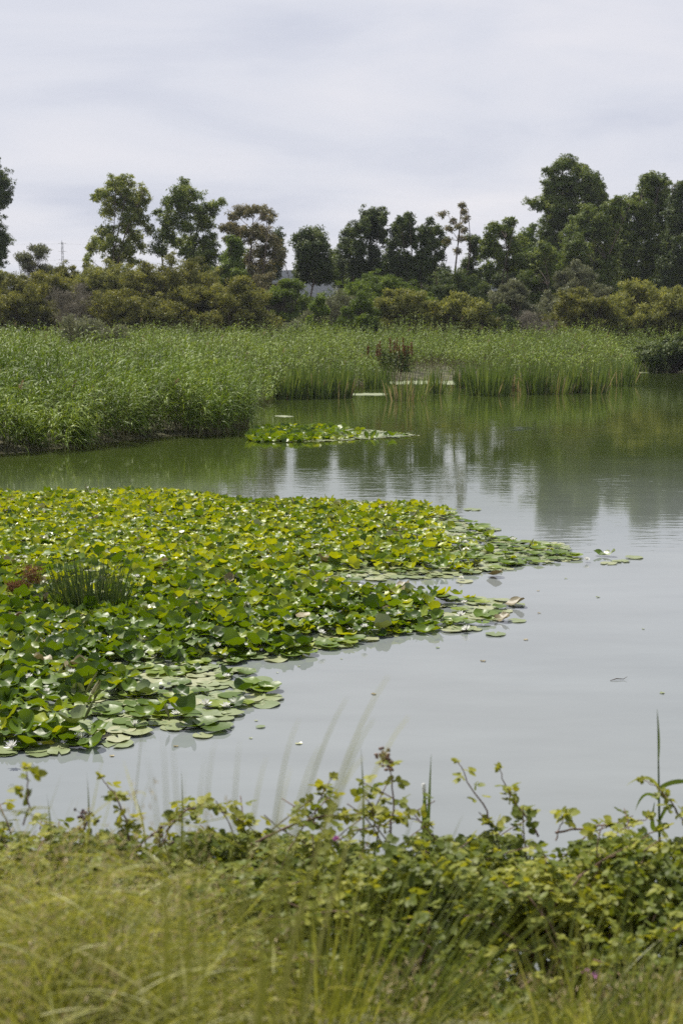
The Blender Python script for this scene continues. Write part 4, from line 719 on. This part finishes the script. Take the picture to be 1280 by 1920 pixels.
# named shoots that stand out over the water: photo points, distance
def shoot(pts, Y, n, label, r=.0045, L0=.04, berries=None):
    P = np.array([at_y(x, y, Y + .03 * k) for k, (x, y) in enumerate(pts)]); base = P[0].copy()
    tt = np.linspace(0, len(P) - 1, 14); i_ = np.minimum(tt.astype(int), len(P) - 2); f_ = (tt - i_)[:, None]
    Q = P[i_] * (1 - f_) + P[i_ + 1] * f_; Q[1:-1] = (Q[:-2] + 2 * Q[1:-1] + Q[2:]) / 4; Q = Q + R.normal(0, .003, Q.shape) - base
    t = thing('bramble_shoot', label, 'bramble', base, 'bramble shoots reaching up over the pond')
    gc, gl = Geo(), Geo(); tube(gc, Q, np.linspace(r, r * .35, 14), 6); cane_leaves(gl, Q, n, L0, .55, 1.0, .1)
    d = nrm(Q[-1] - Q[-3])[None].repeat(4, 0) + R.normal(0, .5, (4, 3)); trifoliate(gl, Q[-1][None].repeat(4, 0), d, np.full(4, L0 * .6), R.uniform(.8, 1, 4))
    gc.build('cane', M['cane'], t); gl.build('leaves', M['bramble'], t)
    if berries:
        for (bx, by, nb, sp_, mt) in berries:
            c = at_y(bx, by, Y) - base; g = Geo()
            for _ in range(nb):
                o_ = R.normal(0, sp_, 3); cc = c + o_; lim_ = tube(g, [c - [0, 0, sp_ * 2], (c + cc) / 2, cc], [.0015, .001, .001], 4)
                k = 5; th = np.linspace(.15, math.pi - .15, k); tube(g, cc + np.column_stack([np.zeros(k), np.zeros(k), np.cos(th)]) * .006, np.sin(th) * .0075 * R.uniform(.7, 1.15), 7, v=R.random())
            g.build('berry_cluster', M[mt], t)
SHOOTS = [([(712, 1660), (725, 1600), (738, 1530), (736, 1460), (722, 1425)], 5.1, 12, 'upright shoot topped by a rusty berry cluster', .0055, .045, [(718, 1416, 22, .014, 'berry'), (732, 1436, 8, .009, 'berry')]),
 ([(930, 1560), (915, 1530), (893, 1490), (872, 1460), (858, 1430)], 5.2, 11, 'leafy shoot leaning left, left one of the twin shoots', .0045, .042), ([(1010, 1570), (985, 1530), (960, 1500), (946, 1470), (934, 1444)], 5.2, 11, 'leafy shoot leaning left, right one of the twin shoots', .005, .042),
 ([(246, 1580), (238, 1545), (226, 1510), (208, 1480), (190, 1458)], 5.0, 15, 'leafy shoot with yellow tip leaning left over the grass mound', .0045, .042), ([(48, 1545), (52, 1500), (53, 1465), (50, 1440)], 4.4, 10, 'thin upright shoot at the left, crossing the lily rim', .0035, .036),
 ([(585, 1545), (595, 1510), (604, 1485), (622, 1462)], 5.3, 10, 'short shoot curving right above the long horizontal cane', .004, .042), ([(470, 1585), (560, 1540), (640, 1526), (720, 1528), (800, 1545)], 5.15, 34, 'long cane arching almost level in the middle of the bank', .0055, .045),
 ([(310, 1560), (345, 1522), (380, 1512), (440, 1530), (480, 1560)], 5.2, 26, 'leafy cane arching left of the level cane', .005, .045), ([(1040, 1562), (1110, 1550), (1180, 1548), (1215, 1530)], 5.3, 14, 'bare-looking level cane running toward the reed shoot', .0045, .038),
 ([(1290, 1560), (1262, 1510), (1235, 1480), (1205, 1462)], 5.2, 12, 'shoot bending left behind the tall reed shoot', .004, .04), ([(1040, 1575), (1050, 1545), (1060, 1525)], 5.3, 6, 'short two-leafed sprig left of the level bare cane', .003, .045),
 ([(150, 1590), (170, 1560), (160, 1540)], 4.9, 6, 'sprig bearing dark berries behind the grass mound', .003, .036, [(160, 1530, 14, .02, 'dark_berry')]), ([(330, 1640), (310, 1590), (300, 1560)], 5.0, 6, 'sprig bearing dark berries by the pond gap', .003, .036, [(300, 1570, 14, .02, 'dark_berry')]),
 ([(1020, 1690), (1090, 1640), (1150, 1600), (1230, 1590)], 4.9, 16, 'thick dark cane slanting up at the right', .007, .042)]
for s_ in SHOOTS: shoot(*s_)
# pink bramble blossoms
for px, py, Y, lb in [(630, 1574, 5.0, 'tiny pink bramble flower among the leaves under the arching cane'), (1096, 1822, 4.2, 'pink bramble flower, left one of two low at the right'), (1112, 1830, 4.2, 'pink bramble flower, right one of two low at the right')]:
    c = at_y(px, py, Y - .25); g = Geo(); n = 12; a = R.random(n) * 6.283
    diamonds(g, np.zeros((n, 3)), np.column_stack([np.cos(a), np.sin(a) - .6, R.random(n)]), .016, .012, R.random(n))
    o = g.build('bramble_flower', M['pink']); o.location = c; tag(o, lb, 'flower', 'pink bramble flowers')
# reed shoot at the right and pale-tipped leaf
Y = 5.6
def blade(g, p0, p1, p2, w, v, k=8):
    t = np.linspace(0, 1, k + 1)[:, None]; C = (1 - t) ** 2 * p0 + 2 * t * (1 - t) * p1 + t ** 2 * p2
    tan = nrm(np.gradient(C, axis=0)); sd = nrm(np.cross(tan, np.array([.25, 1, .2]))); pw = np.interp(t[:, 0], [0, .15, .5, 1], [.5, .9, 1, .05])[:, None] * w / 2
    V = np.stack([C - sd * pw, C + sd * pw + np.array([0, .004, 0])], 1); b = np.arange(k) * 2; g.add(V, quads=np.stack([b, b + 1, b + 3, b + 2], -1), v=v)
b0 = at_y(1236, 1640, Y); t = thing('reed_shoot', 'tall thin reed shoot with long side leaves at the right of the bank', 'reed', b0)
def ap(x, y, dy=0): return at_y(x, y, Y + dy) - b0
g = Geo(); tube(g, [ap(1236, 1640), ap(1235, 1550), ap(1234, 1470), ap(1233, 1400), ap(1231, 1330)], [.006, .005, .004, .0025, .0008], 6, v=.3); g.build('stem', M['cattail'], t)
for q in [((1234, 1478), (1215, 1440), (1172, 1474), .016, .9), ((1234, 1480), (1265, 1455), (1320, 1472), .02, .45), ((1234, 1500), (1205, 1470), (1190, 1522), .018, .4), ((1233, 1430), (1238, 1390), (1231, 1330), .005, .4), ((1236, 1555), (1215, 1570), (1226, 1505), .02, .4), ((1236, 1540), (1258, 1480), (1275, 1540), .014, .5)]:
    g = Geo(); blade(g, ap(*q[0]), ap(*q[1], -.06), ap(*q[2], -.1), q[3], q[4]); g.build('leaf', M['cattail'], t)
b0 = at_y(798, 1600, Y); t = thing('reed_shoot', 'short broad reed leaf with a cut white tip beside a thin blade', 'reed', b0)
g = Geo(); blade(g, ap(798, 1600), ap(796, 1530), ap(795, 1472), .026, .35); g.build('leaf', M['cattail'], t)
g = Geo(); p_ = [ap(795, 1490, -.01), ap(794.5, 1480, -.01), ap(794, 1470, -.01), ap(794, 1468, -.01)]; tube(g, p_, [.007, .008, .008, .001], 6); g.build('cut_tip', M['petal'], t)
g = Geo(); blade(g, ap(801, 1600), ap(804, 1500), ap(808, 1415), .012, .5); g.build('leaf', M['cattail'], t)
b0 = at_y(1175, 1560, Y)
for k, (x, y, tx, ty, lb) in enumerate([(165, 1600, 163, 1450, 'lone thin grass blade left of the leaning bramble shoot'), (95, 1600, 88, 1490, 'short broad grass blade near the left bramble shoot'), (275, 1600, 255, 1490, 'thin grass blade leaning left beside the pond gap'), (680, 1600, 676, 1400, 'thin upright grass blade left of the berry-topped shoot'), (338, 1640, 340, 1440, 'thin upright grass blade rising from the pond gap')]):
    Y = 4.9; b0 = at_y(x, y, Y); g = Geo(); blade(g, np.zeros(3), ap((x + tx) / 2 + 6, (y + ty) / 2), ap(tx, ty), .008, .35)
    o = g.build('wild_grass', M['grassgreen']); o.location = b0; tag(o, lb, 'grass blade', 'single grass blades at the bank')
# ------------------------------------------------------------------ foreground grass
def grass(name, label, P, h, mats, w, mess, v0=.5, kind='stuff', lean=(0, 0), heads=.12):
    n = len(P); g = Geo(); Z = ground_z(P); B = np.column_stack([P, Z - .02])
    nz = n1(P[:, 0] * 2.2, P[:, 1] * 2.2); az = nz * 14 + R.normal(0, 1.1, n)
    m_ = R.uniform(.1, 1, n) * mess
    D = np.column_stack([np.cos(az) * m_ + lean[0], np.sin(az) * m_ + lean[1], np.ones(n)])
    v = np.clip(v0 + .5 * (n2(P[:, 0] * 2.5, P[:, 1] * 2.5) - .5) + R.normal(0, .18, n), 0, 1)
    ribbons(g, B, D, h * R.uniform(.7, 1.5, n), w * R.uniform(.6, 1.3, n), 6, R.uniform(.1, .9, n) * mess, v, mi=0)
    k = np.where((R.random(n) < .45) & (h > .3))[0]; t_ = R.uniform(.35, 1.0, len(k)); az2 = R.random(len(k)) * 6.283; e2 = R.uniform(-.35, .7, len(k))
    PH = B[k] + nrm(D[k]) * (h[k] * t_)[:, None]
    ribbons(g, PH, np.column_stack([np.cos(az2) * np.cos(e2), np.sin(az2) * np.cos(e2) * .5, np.sin(e2)]), R.uniform(.12, .32, len(k)), w * .8, 5, R.uniform(0, .6, len(k)), np.clip(v[k] + R.normal(.12, .15, len(k)), 0, 1), mi=0)
    k = np.where(R.random(n) < heads)[0]
    if len(k):
        t_ = R.uniform(.75, 1, len(k)); DD = nrm(D[k]); hh_ = h[k] * .95
        rp = np.repeat(np.arange(len(k)), 9); C = B[k][rp] + DD[rp] * (hh_[rp] * R.uniform(.8, 1.05, len(rp)))[:, None] + R.normal(0, .01, (len(rp), 3))
        diamonds(g, C, DD[rp] + R.normal(0, .5, (len(rp), 3)), .022, .004, np.clip(R.normal(.8, .15, len(rp)), 0, 1), mi=1)
    return tag(g.build(name, mats), label, 'grass', None, kind)
a = scatter(-2.2, 2.2, 2.35, 4.3, 5200); px = 640 + F * a[:, 0] / a[:, 1]
mound = np.interp(px, [-300, 60, 180, 300, 380, 460, 1000, 1250, 1500], [.48, .50, .58, .40, .14, .06, .05, .14, .2])
h = mound * np.interp(a[:, 1], [2.35, 2.8, 3.3, 4.3], [.62, .92, 1, .55]) * (.75 + .5 * n2(a[:, 0] * 3 + 7, a[:, 1] * 3))
k = R.random(len(a)) < np.clip(.06 + mound * 1.5, 0, 1) * (.45 + .9 * n1(a[:, 0] * 2 + 11, a[:, 1] * 2)); a, h = a[k], h[k]
grass('grass', 'tangled yellow-green meadow grass covering the near bank', a, np.maximum(h, .12) + .06, [M['grass'], M['straw']], .0042, 1.25)
def tuft(label, cx_, cy_, n, rr, hlo, hhi, lean, spread, mat, v0, name='grass_tuft', w=.004):
    b0 = np.array([cx_, cy_, gz(cx_, cy_)]); g = Geo(); a = R.random(n) * 6.283; q = np.sqrt(R.random(n)) * rr
    B = np.column_stack([np.cos(a) * q, np.sin(a) * q, np.full(n, -.02)])
    D = np.column_stack([np.cos(a) * spread * R.random(n) + lean[0] * R.uniform(.3, 1.3, n), np.sin(a) * spread * R.random(n) + lean[1], np.ones(n)])
    ribbons(g, B, D, R.uniform(hlo, hhi, n), w * R.uniform(.7, 1.3, n), 6, R.uniform(0, .3, n), np.clip(R.normal(v0, .2, n), 0, 1), mi=0)
    o = g.build(name, M[mat]); o.location = b0; return tag(o, label, 'grass tuft', 'grass tufts in front of the brambles')
tuft('dark green grass tuft fanning right in front of the middle brambles', .12, 3.5, 150, .16, .3, .68, (.5, 0), .6, 'grassgreen', .35)
tuft('smaller grass tuft sweeping right low at the right', .62, 3.4, 110, .16, .25, .5, (.55, 0), .8, 'grassgreen', .5)
tuft('pale grass tuft in the bottom right corner', .75, 3.2, 260, .26, .15, .38, (.15, 0), 1.1, 'grass', .55)
tuft('rusty-tinged grass tuft low in the middle of the bank', -.1, 3.2, 160, .12, .25, .5, (-.1, 0), .5, 'grass', .35)
# tall stalks right in front of the lens, thrown out of focus
def stalks(label, Y, root, tips, mat, w):
    b0 = at_y(*root, Y); b0[2] = gz(b0[0], Y); t = thing('tall_grass', label, 'tall grass', b0, 'tall grass stalks close to the viewer')
    for (tx, ty, bx, by) in tips:
        g = Geo(); dy = R.normal(0, .08); p2 = at_y(tx, ty, Y + dy) - b0; p1 = at_y(bx, by, Y + dy) - b0
        p0 = np.array([R.normal(0, .04), R.normal(0, .04), 0])
        blade(g, p0, p1, p2, w * 2.6, R.uniform(.35, .9), 14); g.build('stalk', M[mat], t)
stalks('yellowish tall grass stalks standing fanned before the pond at the left of the middle', 2.0, (350, 1750), [(262, 1385, 345, 1560), (300, 1350, 335, 1560), (322, 1370, 335, 1540), (405, 1385, 350, 1560), (385, 1420, 350, 1580), (345, 1440, 340, 1600)], 'grass', .002)
stalks('dark tall grass stalks leaning right across the pond in the middle', 2.05, (420, 1750), [(728, 1268, 560, 1500), (700, 1350, 560, 1520), (650, 1310, 520, 1500), (560, 1350, 470, 1520), (765, 1345, 600, 1530), (450, 1385, 425, 1560), (600, 1400, 500, 1550), (680, 1420, 540, 1560), (500, 1420, 440, 1570), (545, 1440, 500, 1560)], 'grass', .0021)
# ------------------------------------------------------------------ air
g = Geo(); x0, x1, y0, y1, z0, z1 = -1150, 1150, -70, 1250, -2, 38
g.add([(x0, y0, z0), (x1, y0, z0), (x1, y1, z0), (x0, y1, z0), (x0, y0, z1), (x1, y0, z1), (x1, y1, z1), (x0, y1, z1)], quads=[(0, 3, 2, 1), (4, 5, 6, 7), (0, 1, 5, 4), (1, 2, 6, 5), (2, 3, 7, 6), (3, 0, 4, 7)])
m, nt_, N, L = newmat('haze_air'); pv = N('ShaderNodeVolumePrincipled'); pv.inputs['Color'].default_value = (.82, .88, 1, 1); pv.inputs['Density'].default_value = .0001; pv.inputs['Anisotropy'].default_value = .2
o_ = N('ShaderNodeOutputMaterial'); L(pv.outputs[0], o_.inputs['Volume'])
tag(g.build('haze', m, smooth=False), 'thin pale summer haze', None, None, 'stuff')
